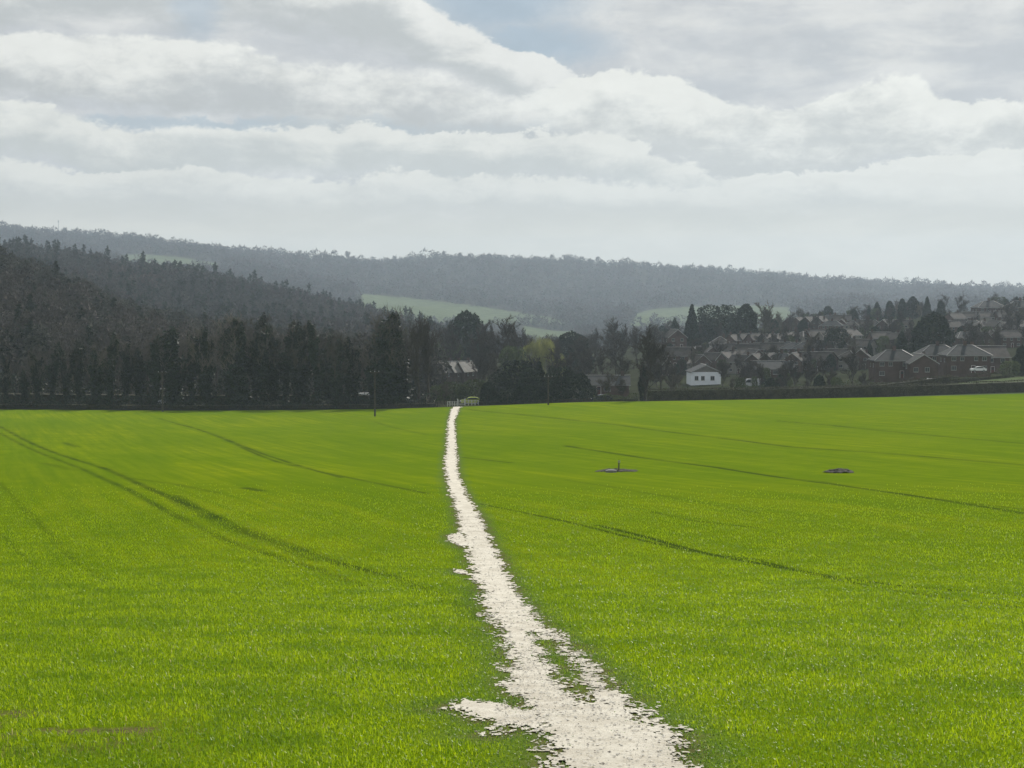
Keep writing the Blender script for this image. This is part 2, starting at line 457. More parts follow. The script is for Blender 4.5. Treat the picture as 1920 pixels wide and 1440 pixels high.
# ---- path outline from measured rows (left, right) turned into ground positions
PATH = [(1500, 1085, 1340), (1440, 1048, 1286), (1405, 1028, 1275), (1373, 1010, 1258), (1350, 1005, 1215), (1332, 1000, 1185), (1290, 967, 1146), (1248, 956, 1112), (1207, 950, 1068),
        (1165, 927, 1010), (1123, 906, 977), (1100, 902, 962), (1082, 892, 954), (1040, 882, 934), (1015, 871, 920), (990, 862, 910), (965, 859, 898),
        (940, 852, 883), (915, 842, 868), (890, 836, 859), (865, 835, 857), (840, 838, 855), (815, 839, 853), (790, 841, 852), (768, 846, 860)]
_pl = [ground(a, v) for v, a, b in PATH]; _pr = [ground(b, v) for v, a, b in PATH]
PY = np.array([(a[1] + b[1]) / 2 for a, b in zip(_pl, _pr)])
PL = np.array([a[0] for a in _pl]); PR = np.array([b[0] for b in _pr])
PY = np.concatenate([[-30], PY, [275.5]]); PL = np.concatenate([[PL[0] - 4.0], PL, [PL[-1]]]); PR = np.concatenate([[PR[0] - 3.0], PR, [PR[-1] + 0.1]])


def poly_world(pts): return np.array([ground(u, v)[:2] for u, v in pts])


def seg_sd(px, py, poly):
    """signed distance to polygon, positive inside"""
    n = len(poly); dmin = np.full(px.shape, 1e9); inside = np.zeros(px.shape, bool)
    for i in range(n):
        a = poly[i]; b = poly[(i + 1) % n]
        e = b - a; L = (e ** 2).sum() + 1e-12
        t = np.clip(((px - a[0]) * e[0] + (py - a[1]) * e[1]) / L, 0, 1)
        d = np.hypot(px - a[0] - t * e[0], py - a[1] - t * e[1]); dmin = np.minimum(dmin, d)
        c = ((a[1] > py) != (b[1] > py)) & (px < (b[0] - a[0]) * (py - a[1]) / (b[1] - a[1] + 1e-12) + a[0])
        inside ^= c
    return np.where(inside, dmin, -dmin)


PATCHES = [poly_world(p) for p in (
    [(840, 1330), (870, 1318), (940, 1322), (1010, 1338), (1040, 1385), (1000, 1374), (950, 1362), (890, 1347)],
    [(900, 1381), (945, 1366), (985, 1370), (960, 1380), (930, 1386)],
    [(842, 1005), (862, 998), (880, 1010), (872, 1028), (850, 1020)],
    [(852, 1068), (880, 1074), (900, 1082), (880, 1080), (860, 1076)],
)]
ISLANDS = [poly_world(p) for p in (
    [(1003, 1188), (1030, 1205), (1062, 1240), (1085, 1275), (1108, 1305), (1118, 1322), (1095, 1312), (1062, 1280), (1040, 1250), (1022, 1225)],
)]
_rs = np.random.RandomState(3).rand(8, 64, 64)
def vnoise(x, y, k=0):
    g = _rs[k % 8]; xi = np.floor(x).astype(int); yi = np.floor(y).astype(int); fx = x - xi; fy = y - yi
    fx = fx * fx * (3 - 2 * fx); fy = fy * fy * (3 - 2 * fy)
    a = g[xi % 64, yi % 64]; b = g[(xi + 1) % 64, yi % 64]; c = g[xi % 64, (yi + 1) % 64]; d = g[(xi + 1) % 64, (yi + 1) % 64]
    return (a * (1 - fx) + b * fx) * (1 - fy) + (c * (1 - fx) + d * fx) * fy


def path_sd(x, y):
    """>0 inside the trodden chalk, metres"""
    l = np.interp(y, PY, PL); r = np.interp(y, PY, PR)
    s = np.minimum(x - l, r - x)
    near = np.abs(x - (l + r) / 2) < 6
    for p in PATCHES:
        s[near] = np.maximum(s[near], seg_sd(x[near], y[near], p))
    for p in ISLANDS:
        s[near] = np.minimum(s[near], -seg_sd(x[near], y[near], p) - 0.07)
    return s


def path_mask(x, y):
    s = path_sd(x, y)
    n = (vnoise(x * 4, y * 1.6, 0) - .5) * 0.22 + (vnoise(x * 13, y * 5, 1) - .5) * 0.20 + (vnoise(x * 34, y * 13, 5) - .5) * 0.34 + (vnoise(x * 1.2, y * 0.5, 2) - .5) * 0.14
    # flecks of trampled crop and flint stay inside the trodden strip
    return s + n * np.clip(1.2 - s * 0.9, 0.5, 1.2)


# ---- wheel tracks of the sprayer
TRACKS = [  # (points u,v ; half width m; strength)
    ([(0, 800), (40, 822), (110, 852), (200, 880), (300, 925), (385, 960), (470, 1004), (560, 1030), (640, 1058), (750, 1085)], 0.28, 1.0),
    ([(0, 812), (60, 843), (150, 878), (240, 918), (330, 968), (420, 1012), (520, 1045), (600, 1070), (680, 1100)], 0.24, 0.8),
    ([(320, 930), (380, 962), (440, 990), (520, 1018), (600, 1050)], 0.5, 0.8),
    ([(330, 795), (365, 803), (440, 830), (520, 860), (600, 885), (700, 905), (800, 925)], 0.22, 1.0),
    ([(300, 785), (355, 800), (440, 832), (520, 866), (590, 882), (640, 896)], 0.22, 0.9),
    ([(0, 905), (40, 950), (90, 1000), (130, 1045), (200, 1090)], 0.16, 0.45),
    ([(0, 1000), (60, 1060), (110, 1090), (160, 1120)], 0.12, 0.35),
    ([(880, 768), (1000, 780), (1160, 797), (1320, 818), (1480, 838), (1660, 850), (1920, 872)], 0.45, 0.6),
    ([(870, 858), (960, 868), (1100, 838), (1060, 838)][:2], 0.25, 0.6),
    ([(1060, 836), (1200, 858), (1340, 876), (1460, 895), (1560, 908), (1700, 928), (1920, 963)], 0.3, 0.75),
    ([(1440, 893), (1540, 903), (1640, 920), (1800, 942), (1920, 955)], 0.2, 0.5),
    ([(900, 945), (1060, 978), (1090, 985), (1180, 1008), (1300, 1035), (1420, 1050), (1560, 1085), (1700, 1112), (1920, 1140)], 0.15, 0.8),
    ([(1120, 985), (1160, 995), (1220, 1010), (1320, 1038), (1440, 1060), (1560, 1082), (1700, 1100), (1920, 1118)], 0.20, 1.0),
    ([(1220, 960), (1300, 977), (1420, 990)], 0.14, 0.5),
    ([(1060, 900), (1140, 912), (1300, 940), (1420, 962)], 0.2, 0.3),
    ([(1460, 790), (1560, 798), (1700, 812), (1920, 832)], 0.35, 0.6),
    ([(600, 770), (700, 790), (800, 815)], 0.3, 0.25),
    ([(230, 895), (330, 908), (410, 925)], 0.25, 0.55),
    ([(80, 868), (140, 882)], 0.4, 0.4), ([(460, 915), (490, 921)], 0.4, 0.7), ([(120, 830), (145, 838)], 0.4, 0.7),
    ([(1600, 1252), (1700, 1262), (1800, 1278), (1920, 1285)], 0.16, 0.5),
    ([(700, 1070), (760, 1090), (830, 1120), (900, 1160)], 0.3, 0.35),
]
TW = []
for pts, hw, st in TRACKS:
    P = np.array([ground(u, v)[:2] for u, v in pts]); TW.append((P, hw, st * (0.62 if pts[0][0] < 350 else 1.0)))


def track_amt(x, y):
    out = np.zeros(x.shape)
    for P, hw, st in TW:
        m = (x > P[:, 0].min() - 3) & (x < P[:, 0].max() + 3) & (y > P[:, 1].min() - 3) & (y < P[:, 1].max() + 3)
        if not m.any(): continue
        xx = x[m]; yy = y[m]; dm = np.full(xx.shape, 1e9)
        for i in range(len(P) - 1):
            a = P[i]; e = P[i + 1] - a; t = np.clip(((xx - a[0]) * e[0] + (yy - a[1]) * e[1]) / (e @ e), 0, 1)
            dm = np.minimum(dm, np.hypot(xx - a[0] - t * e[0], yy - a[1] - t * e[1]))
        px = yy / 1479.0
        w = hw + px * 0.3
        v = np.clip(1.4 - dm / w, 0, 1) * st * (0.55 + 0.8 * vnoise(xx * 0.45, yy * 0.3, 5))
        out[m] = np.maximum(out[m], np.clip(v, 0, 0.82))
    return out


def bare_amt(x, y):
    """thin, poorly grown patches near the camera on the left"""
    u = 960 + F * x / np.maximum(y, 5)
    b = np.clip(1 - np.abs(y - 14.6) / 2.4, 0, 1) * np.clip((520 - u) / 380, 0, 1)
    return np.clip(b * 2.2 * (vnoise(x * 1.1, y * 1.4, 4) * 1.1 + vnoise(x * 5, y * 4, 2) * .9 - 0.78), 0, 1)


def crop_material():
    m = bpy.data.materials.new('young_crop'); m.use_nodes = True
    t = m.node_tree; t.nodes.clear(); N = NT(t)
    geo = t.nodes.new('ShaderNodeNewGeometry'); P = geo.outputs['Position']
    def A(n):
        a = t.nodes.new('ShaderNodeAttribute'); a.attribute_name = n; return a.outputs['Fac']
    big = N.noise(P, 0.035, 4, 0.5); mid = N.noise(P, 0.45, 5, 0.6)
    x, y, z = N.sep(P)
    # drill rows run across the slope, so the crop is streaked along them
    al = N.m('MULTIPLY_ADD', x, 0.342, N.m('MULTIPLY', y, -0.94)); pe = N.m('MULTIPLY_ADD', x, 0.94, N.m('MULTIPLY', y, 0.342))
    st = N.noise(N.xyz(N.m('MULTIPLY', pe, 1.1), N.m('MULTIPLY', al, 0.035)), 1.0, 7, 0.72)
    st3 = N.noise(N.xyz(N.m('MULTIPLY', pe, 0.16), N.m('MULTIPLY', al, 0.02), 4.0), 1.0, 3, 0.6)
    fine = N.noise(P, 9.0, 6, 0.75)
    g1 = N.mix(N.ss(big, 0.35, 0.65), (0.112, 0.168, 0.003), (0.190, 0.226, 0.005))
    g2 = N.mix(N.ss(mid, 0.3, 0.7), (0.103, 0.161, 0.003), (0.182, 0.226, 0.005))
    g = N.mix(0.5, g1, g2)
    g = N.mix(N.ss(st, 0.28, 0.72, 0.0, 0.75), g, (0.070, 0.128, 0.003))
    g = N.mix(N.ss(st3, 0.42, 0.6, 0.0, 0.45), g, (0.080, 0.138, 0.004))
    g = N.mix(N.ss(fine, 0.45, 0.8, 0.0, 0.6), g, (0.045, 0.090, 0.004))
    g = N.mix(A('edge'), g, (0.075, 0.125, 0.028))
    g = N.mix(A('track'), g, (0.022, 0.040, 0.008))  # shadow in the crop gaps along the wheel tracks, painted as dark green
    soil = N.mix(N.ss(fine, 0.4, 0.6), (0.130, 0.108, 0.052), (0.070, 0.064, 0.028))
    g = N.mix(A('bare'), g, soil)
    b = t.nodes.new('ShaderNodeBsdfPrincipled'); b.inputs['Roughness'].default_value = 0.95; b.inputs['Specular IOR Level'].default_value = 0.0
    t.links.new(g, b.inputs['Base Color'])
    bn = t.nodes.new('ShaderNodeBump'); bn.inputs['Strength'].default_value = 0.5; bn.inputs['Distance'].default_value = 0.10
    h = N.m('ADD', N.m('MULTIPLY', fine, 1.0), N.m('ADD', N.m('MULTIPLY', st, 0.7), N.m('MULTIPLY', A('track'), -1.0)))
    t.links.new(h, bn.inputs['Height']); t.links.new(bn.outputs[0], b.inputs['Normal'])
    out = t.nodes.new('ShaderNodeOutputMaterial'); t.links.new(b.outputs[0], out.inputs[0])
    return m


def hills_material():
    m = bpy.data.materials.new('hill_ground'); m.use_nodes = True
    t = m.node_tree; t.nodes.clear(); N = NT(t)
    geo = t.nodes.new('ShaderNodeNewGeometry')
    a = t.nodes.new('ShaderNodeAttribute'); a.attribute_name = 'gcol'
    n = N.noise(geo.outputs['Position'], 0.08, 6, 0.65)
    c = N.mix(1.0, a.outputs['Color'], N.mix(N.ss(n, 0.3, 0.7), (0.75, 0.75, 0.75), (1.25, 1.25, 1.25)), 'MULTIPLY')
    b = t.nodes.new('ShaderNodeBsdfPrincipled'); b.inputs['Roughness'].default_value = 1.0; b.inputs['Specular IOR Level'].default_value = 0.0
    t.links.new(c, b.inputs['Base Color'])
    out = t.nodes.new('ShaderNodeOutputMaterial'); t.links.new(b.outputs[0], out.inputs[0])
    return m


def grid_mesh(name, ds, a, mat):
    D, A_ = np.meshgrid(ds, a, indexing='ij')
    X = A_ * (D + 25.0) if ds[0] < 100 else A_ * D
    Z = height(X, D)
    nr, nc = D.shape
    idx = np.arange(nr * nc).reshape(nr, nc)
    Q = np.stack([idx[:-1, :-1], idx[:-1, 1:], idx[1:, 1:], idx[1:, :-1]], -1).reshape(-1, 4)
    me = mk(name, np.stack([X, D, Z], -1).reshape(-1, 3), Q, None, [mat], smooth=True)
    return me, X.ravel(), D.ravel(), Z.ravel()


# the crop field
ds = [-22.0]
while ds[-1] < 275:
    D = ds[-1]; ds.append(D + (1.0 if D < 6 else max(0.14, D * D / 27000.0)))
ds[-1] = 275.0
fa = np.concatenate([np.linspace(-1.1, -0.42, 40)[:-1], np.linspace(-0.42, 0.42, 760), np.linspace(0.42, 1.1, 40)[1:]])
me, X, Y, Z = grid_mesh('field', np.array(ds), fa, crop_material())
attr(me, 'track', track_amt(X, Y))
sdp = path_sd(X.copy(), Y.copy())
attr(me, 'edge', np.clip(1 + sdp / (0.5 + 0.6 * vnoise(X * .6, Y * .5, 6)), 0, 1) * 0.85)
attr(me, 'bare', np.maximum(bare_amt(X, Y) * 0.9, np.clip(0.75 + sdp * 2.2 + 0.8 * (vnoise(X * 3, Y * 2, 4) - .5), 0, 0.8)))
tag(link('field', me), kind='structure')

# valley and hills beyond the field
FIELD_A = ([600, 680, 760, 860, 960, 1075], [552, 551, 558, 570, 584, 602])
FIELD_B = ([1185, 1230, 1300, 1420, 1490], [590, 579, 575, 573, 578])


def zone(x, y, z):
    """0 wood, 1 pasture, 2 village or garden, 3 verge"""
    u, v = project(x, y, z)
    k = np.zeros(x.shape, int)
    A1 = (y > 1500) & (y < 2500) & (u > 672) & (u < 1075) & (v > np.interp(u, *FIELD_A)) & (v < 608)
    B1 = (y > 1500) & (y < 2600) & (u > 1185) & (u < 1490) & (v > np.interp(u, *FIELD_B)) & (v < 612)
    C1 = (y > 1500) & (y < 2750) & (u > 225) & (u < 410) & (v > np.interp(u, [225, 260, 330, 410], [479, 476, 482, 494])) & (v < np.interp(u, [225, 410], [502, 516]))
    k[A1 | B1 | C1] = 1
    k[(y < 780) & (u > 820)] = 2
    k[(y < 330) & (u > 1690)] = 1
    k[(y > 1100) & (y < 1700) & (u > 980) & (u < 1080)] = 1
    return k


ds2 = [275.0]
while ds2[-1] < 4400: ds2.append(ds2[-1] * 1.0085)
# the first row shares the field's last row line
ha = np.concatenate([np.linspace(-1.1, -0.5, 30)[:-1], np.linspace(-0.5, 0.5, 420), np.linspace(0.5, 1.1, 30)[1:]])
me, X, Y, Z = grid_mesh('hills', np.array(ds2), ha * 1.09, hills_material())
kz = zone(X, Y, Z)
gc = np.zeros((len(X), 3))
gc[kz == 0] = (0.030, 0.029, 0.022); gc[kz == 1] = (0.080, 0.102, 0.052); gc[kz == 2] = (0.030, 0.033, 0.020); gc[(kz == 0) & (Y < 420)] = (0.014, 0.014, 0.010)
colattr(me, 'gcol', gc)
tag(link('hills', me), kind='structure')

# ------------------------------------------------------------------ chalk path
def chalk_material():
    m = bpy.data.materials.new('trodden_chalk'); m.use_nodes = True
    t = m.node_tree; t.nodes.clear(); N = NT(t)
    geo = t.nodes.new('ShaderNodeNewGeometry'); P = geo.outputs['Position']
    x, y, z = N.sep(P)
    n1 = N.noise(P, 1.6, 5, 0.65)
    n2 = N.noise(N.xyz(N.m('MULTIPLY', x, 14.0), N.m('MULTIPLY', y, 22.0)), 1.0, 6, 0.7)
    c = N.mix(N.ss(n1, 0.36, 0.68), (0.61, 0.575, 0.495), (0.47, 0.432, 0.36))
    c = N.mix(N.ss(n2, 0.50, 0.66, 0.0, 0.62), c, (0.33, 0.285, 0.20))
    b = t.nodes.new('ShaderNodeBsdfPrincipled'); b.inputs['Roughness'].default_value = 0.95; b.inputs['Specular IOR Level'].default_value = 0.15
    t.links.new(c, b.inputs['Base Color'])
    bn = t.nodes.new('ShaderNodeBump'); bn.inputs['Strength'].default_value = 0.8; bn.inputs['Distance'].default_value = 0.035
    t.links.new(N.m('ADD', n2, N.m('MULTIPLY', N.noise(P, 30.0, 5, 0.7), 0.6)), bn.inputs['Height']); t.links.new(bn.outputs[0], b.inputs['Normal'])
    out = t.nodes.new('ShaderNodeOutputMaterial'); t.links.new(b.outputs[0], out.inputs[0])
    return m


M['chalk'] = chalk_material()
Vs, Qs, off = [], [], 0
bands = [(7.5, 18, 0.020, 0.032), (18, 34, 0.045, 0.08), (34, 70, 0.07, 0.16), (70, 150, 0.12, 0.4), (150, 275.2, 0.18, 0.8), (-12, 7.5, 0.12, 0.2)]
for y0, y1, dx, dy in bands:
    ys = np.arange(y0, y1, dy); ys = np.append(ys, y1)
    cl = (np.interp(ys, PY, PL) + np.interp(ys, PY, PR)) / 2
    lo = 2.0 if y1 < 40 else 1.6
    ks = np.arange(-int(lo / dx), int(lo / dx) + 1) * dx
    X, Y = np.meshgrid(ks, ys); X = X + cl[:, None]
    XC = (X[:-1, :-1] + X[1:, 1:]) / 2; YC = (Y[:-1, :-1] + Y[1:, 1:]) / 2
    keep = path_mask(XC.copy(), YC.copy()) > 0
    jx = X + (vnoise(X * 31, Y * 29, 6) - .5) * dx * 1.3; jy = Y.copy(); jy[1:-1] += ((vnoise(X * 27, Y * 33, 7) - .5) * dy * 1.2)[1:-1]
    Zg = height(jx, jy) + 0.006 + 0.014 * vnoise(jx * 7, jy * 7, 3) * (1 if y1 < 60 else 1.5)
    nr, nc = X.shape; idx = np.arange(nr * nc).reshape(nr, nc) + off
    Q = np.stack([idx[:-1, :-1], idx[:-1, 1:], idx[1:, 1:], idx[1:, :-1]], -1)[keep]
    Vs.append(np.stack([jx, jy, Zg], -1).reshape(-1, 3)); Qs.append(Q); off += nr * nc
V = np.concatenate(Vs); Q = np.concatenate(Qs)
used = np.unique(Q); rem = np.zeros(len(V), int); rem[used] = np.arange(len(used))
tag(link('path', mk('path', V[used], rem[Q], None, [M['chalk']], smooth=True)), kind='structure')

# loose chalk and flint on and beside the path
def stones(n, y0, y1, smin, smax, spill, seed):
    r = np.random.default_rng(seed)
    y = y0 + (y1 - y0) * r.random(n) ** 1.3; l = np.interp(y, PY, PL); rr = np.interp(y, PY, PR)
    x = l - spill + (rr - l + 2 * spill) * r.random(n); x = np.where((y < 15) & (r.random(n) < .3), l - 1.3 + 1.4 * r.random(n), x)
    keep = path_mask(x.copy(), y.copy()) > -0.14 * r.random(n) ** 2
    x, y = x[keep], y[keep]; n = len(x)
    s = smin + (smax - smin) * r.random(n) ** 3
    base = np.array([[1, 0, 0], [0, 1, 0], [-1, 0, 0], [0, -1, 0], [0, 0, .32], [0, 0, -.4]], float)
    V = base[None] * (s[:, None, None]) * (0.6 + 0.8 * r.random((n, 6, 1)))
    a = r.random(n) * 6.28; c, s_ = np.cos(a)[:, None], np.sin(a)[:, None]
    W = V.copy(); W[..., 0] = V[..., 0] * c - V[..., 1] * s_; W[..., 1] = V[..., 0] * s_ + V[..., 1] * c
    W += np.stack([x, y, height(x, y) + 0.025], -1)[:, None]
    T = np.array([[0, 1, 4], [1, 2, 4], [2, 3, 4], [3, 0, 4], [1, 0, 5], [2, 1, 5], [3, 2, 5], [0, 3, 5]])
    return W.reshape(-1, 3), (T[None] + (np.arange(n) * 6)[:, None, None]).reshape(-1, 3), np.repeat((r.random(n) < 0.09).astype(int), 8)


W1, T1, m1 = stones(12000, 8, 24, 0.005, 0.022, 0.45, 1)
W2, T2, m2 = stones(2500, 24, 70, 0.012, 0.04, 0.5, 2)
flint = princ('flint', (0.13, 0.11, 0.09), 0.6, 0.4, 0.3, 20)
chalkstone = princ('chalk_stone', (0.52, 0.49, 0.43), 0.9, 0.2, 0.2, 20)
o = link('loose_chalk_stones', mk('loose_chalk_stones', np.concatenate([W1, W2]), None, np.concatenate([T1, T2 + len(W1)]), [chalkstone, flint], None, np.concatenate([m1, m2])))
tag(o, 'small loose chalk and flint stones scattered over the white path', 'stones', kind='stuff')

# ------------------------------------------------------------------ crop blades near the camera
def blade_material():
    m = bpy.data.materials.new('crop_blades'); m.use_nodes = True
    t = m.node_tree; t.nodes.clear(); N = NT(t)
    geo = t.nodes.new('ShaderNodeNewGeometry'); P = geo.outputs['Position']
    a = t.nodes.new('ShaderNodeAttribute'); a.attribute_name = 'rnd'; r = a.outputs['Fac']
    e = t.nodes.new('ShaderNodeAttribute'); e.attribute_name = 'edge'
    mid = N.noise(P, 0.5, 4, 0.6)
    c = N.mix(r, (0.132, 0.235, 0.007), (0.385, 0.500, 0.014))
    c = N.mix(N.ss(mid, 0.42, 0.64, 0.0, 0.6), c, (0.105, 0.205, 0.012))
    c = N.mix(N.ss(r, 0.985, 0.99), c, (0.42, 0.42, 0.22))
    c = N.mix(e.outputs['Fac'], c, (0.085, 0.175, 0.035))
    b = t.nodes.new('ShaderNodeBsdfPrincipled'); b.inputs['Roughness'].default_value = 0.4; b.inputs['Specular IOR Level'].default_value = 0.20
    tr = t.nodes.new('ShaderNodeBsdfTranslucent'); mx = t.nodes.new('ShaderNodeMixShader'); mx.inputs[0].default_value = 0.5
    t.links.new(c, b.inputs['Base Color'])
    t.links.new(N.mix(1.0, c, (1.25, 1.2, 0.8), 'MULTIPLY'), tr.inputs['Color'])
    t.links.new(b.outputs[0], mx.inputs[1]); t.links.new(tr.outputs[0], mx.inputs[2])
    out = t.nodes.new('ShaderNodeOutputMaterial'); t.links.new(mx.outputs[0], out.inputs[0])
    return m


def blades(seed):
    r = np.random.default_rng(seed)
    # ring-wise density, thinning with distance while blades stand for wider tufts
    edges = np.exp(np.linspace(math.log(8.3), math.log(95), 70)); xs, ys, ws = [], [], []
    for a, b in zip(edges[:-1], edges[1:]):
        c = (a + b) / 2; dens = 1000 * min(1, (13.5 / c)) ** 1.5 * min(1.0, max(0.0, (98 - c) / 62.0)) ** 1.8
        hw = 0.42 * c + 3.2; n = int(dens * 2 * hw * (b - a))
        yy = a + (b - a) * r.random(n); xx = (r.random(n) * 2 - 1) * hw
        xs.append(xx); ys.append(yy)
    x = np.concatenate(xs); y = np.concatenate(ys)
    # loosely gathered in drill rows
    row = x * 0.94 + y * 0.342
    off = (np.round(row / 0.125) * 0.125 - row) * 0.12
    near = np.clip((30 - y) / 12, 0, 1)
    x = x + off * 0.94 * near; y = y + off * 0.342 * near
    sd = path_mask(x.copy(), y.copy()); br = bare_amt(x, y); tk = track_amt(x, y)
    pe = x * 0.94 + y * 0.342; al = x * 0.342 - y * 0.94
    clump = vnoise(x * 2.3, y * 2.3, 1) * 0.45 + vnoise(x * 0.5, y * 0.5, 2) * 0.25 + vnoise(pe * 1.7 + 40, al * 0.12 + 40, 3) * 0.3
    p = np.where(sd > 0.0, 0.012 + 0.40 * np.clip(1 - sd / 0.14, 0, 1), np.clip(0.5 - sd * 1.6, 0, 1)) * (1 - 0.92 * br) * (1 - 0.8 * tk) * (0.42 + 1.0 * clump)
    k = r.random(len(x)) < p
    x, y, sd = x[k], y[k], sd[k]; n = len(x)
    ed = np.clip(1 + sd / 0.7, 0, 1)
    sc = np.clip(y / 14, 1, 12) ** 0.55
    L = (0.038 + 0.052 * r.random(n)) * (0.75 + 0.5 * vnoise(x * 1.3, y * 1.3, 3)) * (1 - 0.5 * ed) * np.minimum(sc, 1.35)
    w = (0.0035 + 0.003 * r.random(n)) * sc ** 1.22
    az = r.random(n) * 2 * math.pi; lean = 0.25 + 0.75 * r.random(n) + 0.5 * ed
    d = np.stack([np.cos(az), np.sin(az)], -1)
    pz = height(x, y)
    sx = -np.sin(az + (r.random(n) - .5) * 2); sy = np.cos(az + (r.random(n) - .5) * 2)
    V = np.zeros((n, 5, 3))
    base = np.stack([x, y, pz - 0.005], -1); side = np.stack([sx, sy, np.zeros(n)], -1) * w[:, None]
    h1 = np.stack([d[:, 0] * np.sin(lean * .5), d[:, 1] * np.sin(lean * .5), np.cos(lean * .5)], -1) * (L * .55)[:, None]
    h2 = np.stack([d[:, 0] * np.sin(lean * 1.5), d[:, 1] * np.sin(lean * 1.5), np.cos(lean * 1.5)], -1) * (L * .5)[:, None]
    V[:, 0] = base - side; V[:, 1] = base + side
    V[:, 2] = base + h1 - side * .85; V[:, 3] = base + h1 + side * .85
    V[:, 4] = base + h1 + h2
    i = np.arange(n)[:, None] * 5
    Q = i + np.array([[0, 1, 3, 2]]); T = i + np.array([[2, 3, 4]])
    me = mk('crop_blades', V.reshape(-1, 3), Q, T, [blade_material()])
    rv = r.random(n); rv = np.where(rv > .985, rv * (y < 30), .5 + (rv - .5) * np.clip(22 / y, .25, 1)); attr(me, 'rnd', np.repeat(rv, 5)); attr(me, 'edge', np.repeat(ed * 0.8, 5))
    return me


o = link('crop_blades', blades(5))
tag(o, 'bright green young cereal blades covering the field on both sides of the path', 'crop', kind='stuff')

# ------------------------------------------------------------------ trees
def bare_variant(seed, H=16.0, spread=0.30, limbs=9, up=0.6, tw=4200, tlen=0.9, twid=0.05, low=0.22, stems=1, droop=0.0):
    """leafless broadleaf: trunk mesh, crown mesh (branches and twigs)"""
    r = np.random.default_rng(seed)
    tr, cr, tips = [], [], []
    def grow(p, d, L, rad, lev):
        n = 4 if lev < 2 else 3
        q = np.array(p, float); dd = np.array(d, float); pts = [q.copy()]
        for i in range(n):
            dd = dd + r.normal(0, 0.10 + 0.05 * lev, 3); dd[2] += (up * 0.12 if lev else 0.15) - droop * 0.1 * lev
            dd /= np.linalg.norm(dd)
            q2 = q + dd * L / n; r0 = rad * (1 - 0.75 * i / n); r1 = rad * (1 - 0.75 * (i + 1) / n)
            (tr if lev == 0 else cr).append((q, q2, r0, r1))
            if lev >= 2: tips.append((q, q2, dd.copy()))
            q = q2; pts.append(q.copy())
        if lev == 3: return
        kids = {0: limbs, 1: 6, 2: 4}[lev]
        for k in range(kids):
            f = (low + (1 - low) * (k + r.random()) / kids) if lev == 0 else 0.3 + 0.7 * (k + r.random()) / kids
            j = min(int(f * n), n - 1); p0 = pts[j] + (pts[j + 1] - pts[j]) * (f * n - j)
            a = r.random() * 6.283; out_ = np.array([math.cos(a), math.sin(a), 0])
            base = dd if lev else np.array([0, 0, 1.0])
            ang = (0.55 + 0.5 * r.random()) * (1.15 - 0.5 * f if lev == 0 else 0.9)
            nd = base * math.cos(ang) + out_ * math.sin(ang); nd[2] += up * 0.35; nd /= np.linalg.norm(nd)
            if lev == 0: LL = H * (spread + 0.12) * (1.05 - 0.55 * abs(f - 0.45)) * (0.8 + 0.4 * r.random())
            else: LL = L * (0.42 + 0.2 * r.random())
            grow(p0, nd, LL, rad * (0.42 if lev == 0 else 0.5) * (1.1 - 0.4 * f), lev + 1)
    for s_ in range(stems):
        a = r.random() * 6.28; le = 0.0 if stems == 1 else 0.16
        grow((0.5 * math.cos(a) * (stems > 1), 0.5 * math.sin(a) * (stems > 1), -0.3), (le * math.cos(a), le * math.sin(a), 1), H * 0.80, 0.022 * H / stems ** .5, 0)
    # twigs
    T0 = np.array([t[0] for t in tips]); T1 = np.array([t[1] for t in tips]); TD = np.array([t[2] for t in tips])
    k = r.integers(0, len(T0), tw); f = r.random((tw, 1)); P = T0[k] * (1 - f) + T1[k] * f
    d = TD[k] + r.normal(0, 0.55, (tw, 3)); d[:, 2] += up * 0.5 - droop; d /= np.linalg.norm(d, axis=1, keepdims=True)
    L = tlen * (0.5 + r.random((tw, 1)))
    sd = np.cross(d, r.normal(0, 1, (tw, 3))); sd /= np.linalg.norm(sd, axis=1, keepdims=True) + 1e-9
    V = np.stack([P - sd * twid, P + sd * twid, P + d * L + r.normal(0, .06, (tw, 3))], 1).reshape(-1, 3)
    T = np.arange(tw * 3).reshape(-1, 3)
    a = [np.array(x) for x in zip(*tr)]; tV, tQ = prisms(a[0], a[1], a[2], a[3], 7)
    b = [np.array(x) for x in zip(*cr)]; cV, cQ = prisms(b[0], b[1], np.maximum(b[2], .012), np.maximum(b[3], .008), 3)
    top = max(V[:, 2].max(), cV[:, 2].max()); s = H / top
    return dict(trunk=(tV * s, tQ, None), crown=(np.concatenate([cV, V]) * s, cQ, T + len(cV)), segs=[(x[0] * s, x[1] * s, x[2]) for x in tr + [c for c in cr if c[2] > 0.045]], H=H)


def leaf_quads(P, size, r, flat=0.0, elong=1.0):
    n = len(P); a = r.normal(0, 1, (n, 3)); a[:, 2] *= (1 - flat); a /= np.linalg.norm(a, axis=1, keepdims=True) + 1e-9
    b = np.cross(a, r.normal(0, 1, (n, 3))); b /= np.linalg.norm(b, axis=1, keepdims=True) + 1e-9
    s = (size * (0.6 + 0.8 * r.random(n)))[:, None] if np.ndim(size) == 0 else (size * (0.6 + 0.8 * r.random(n)))[:, None]
    V = np.stack([P - a * s * elong, P + b * s * .6, P + a * s * elong, P - b * s * .6], 1).reshape(-1, 3)
    return V, np.arange(n * 4).reshape(-1, 4)


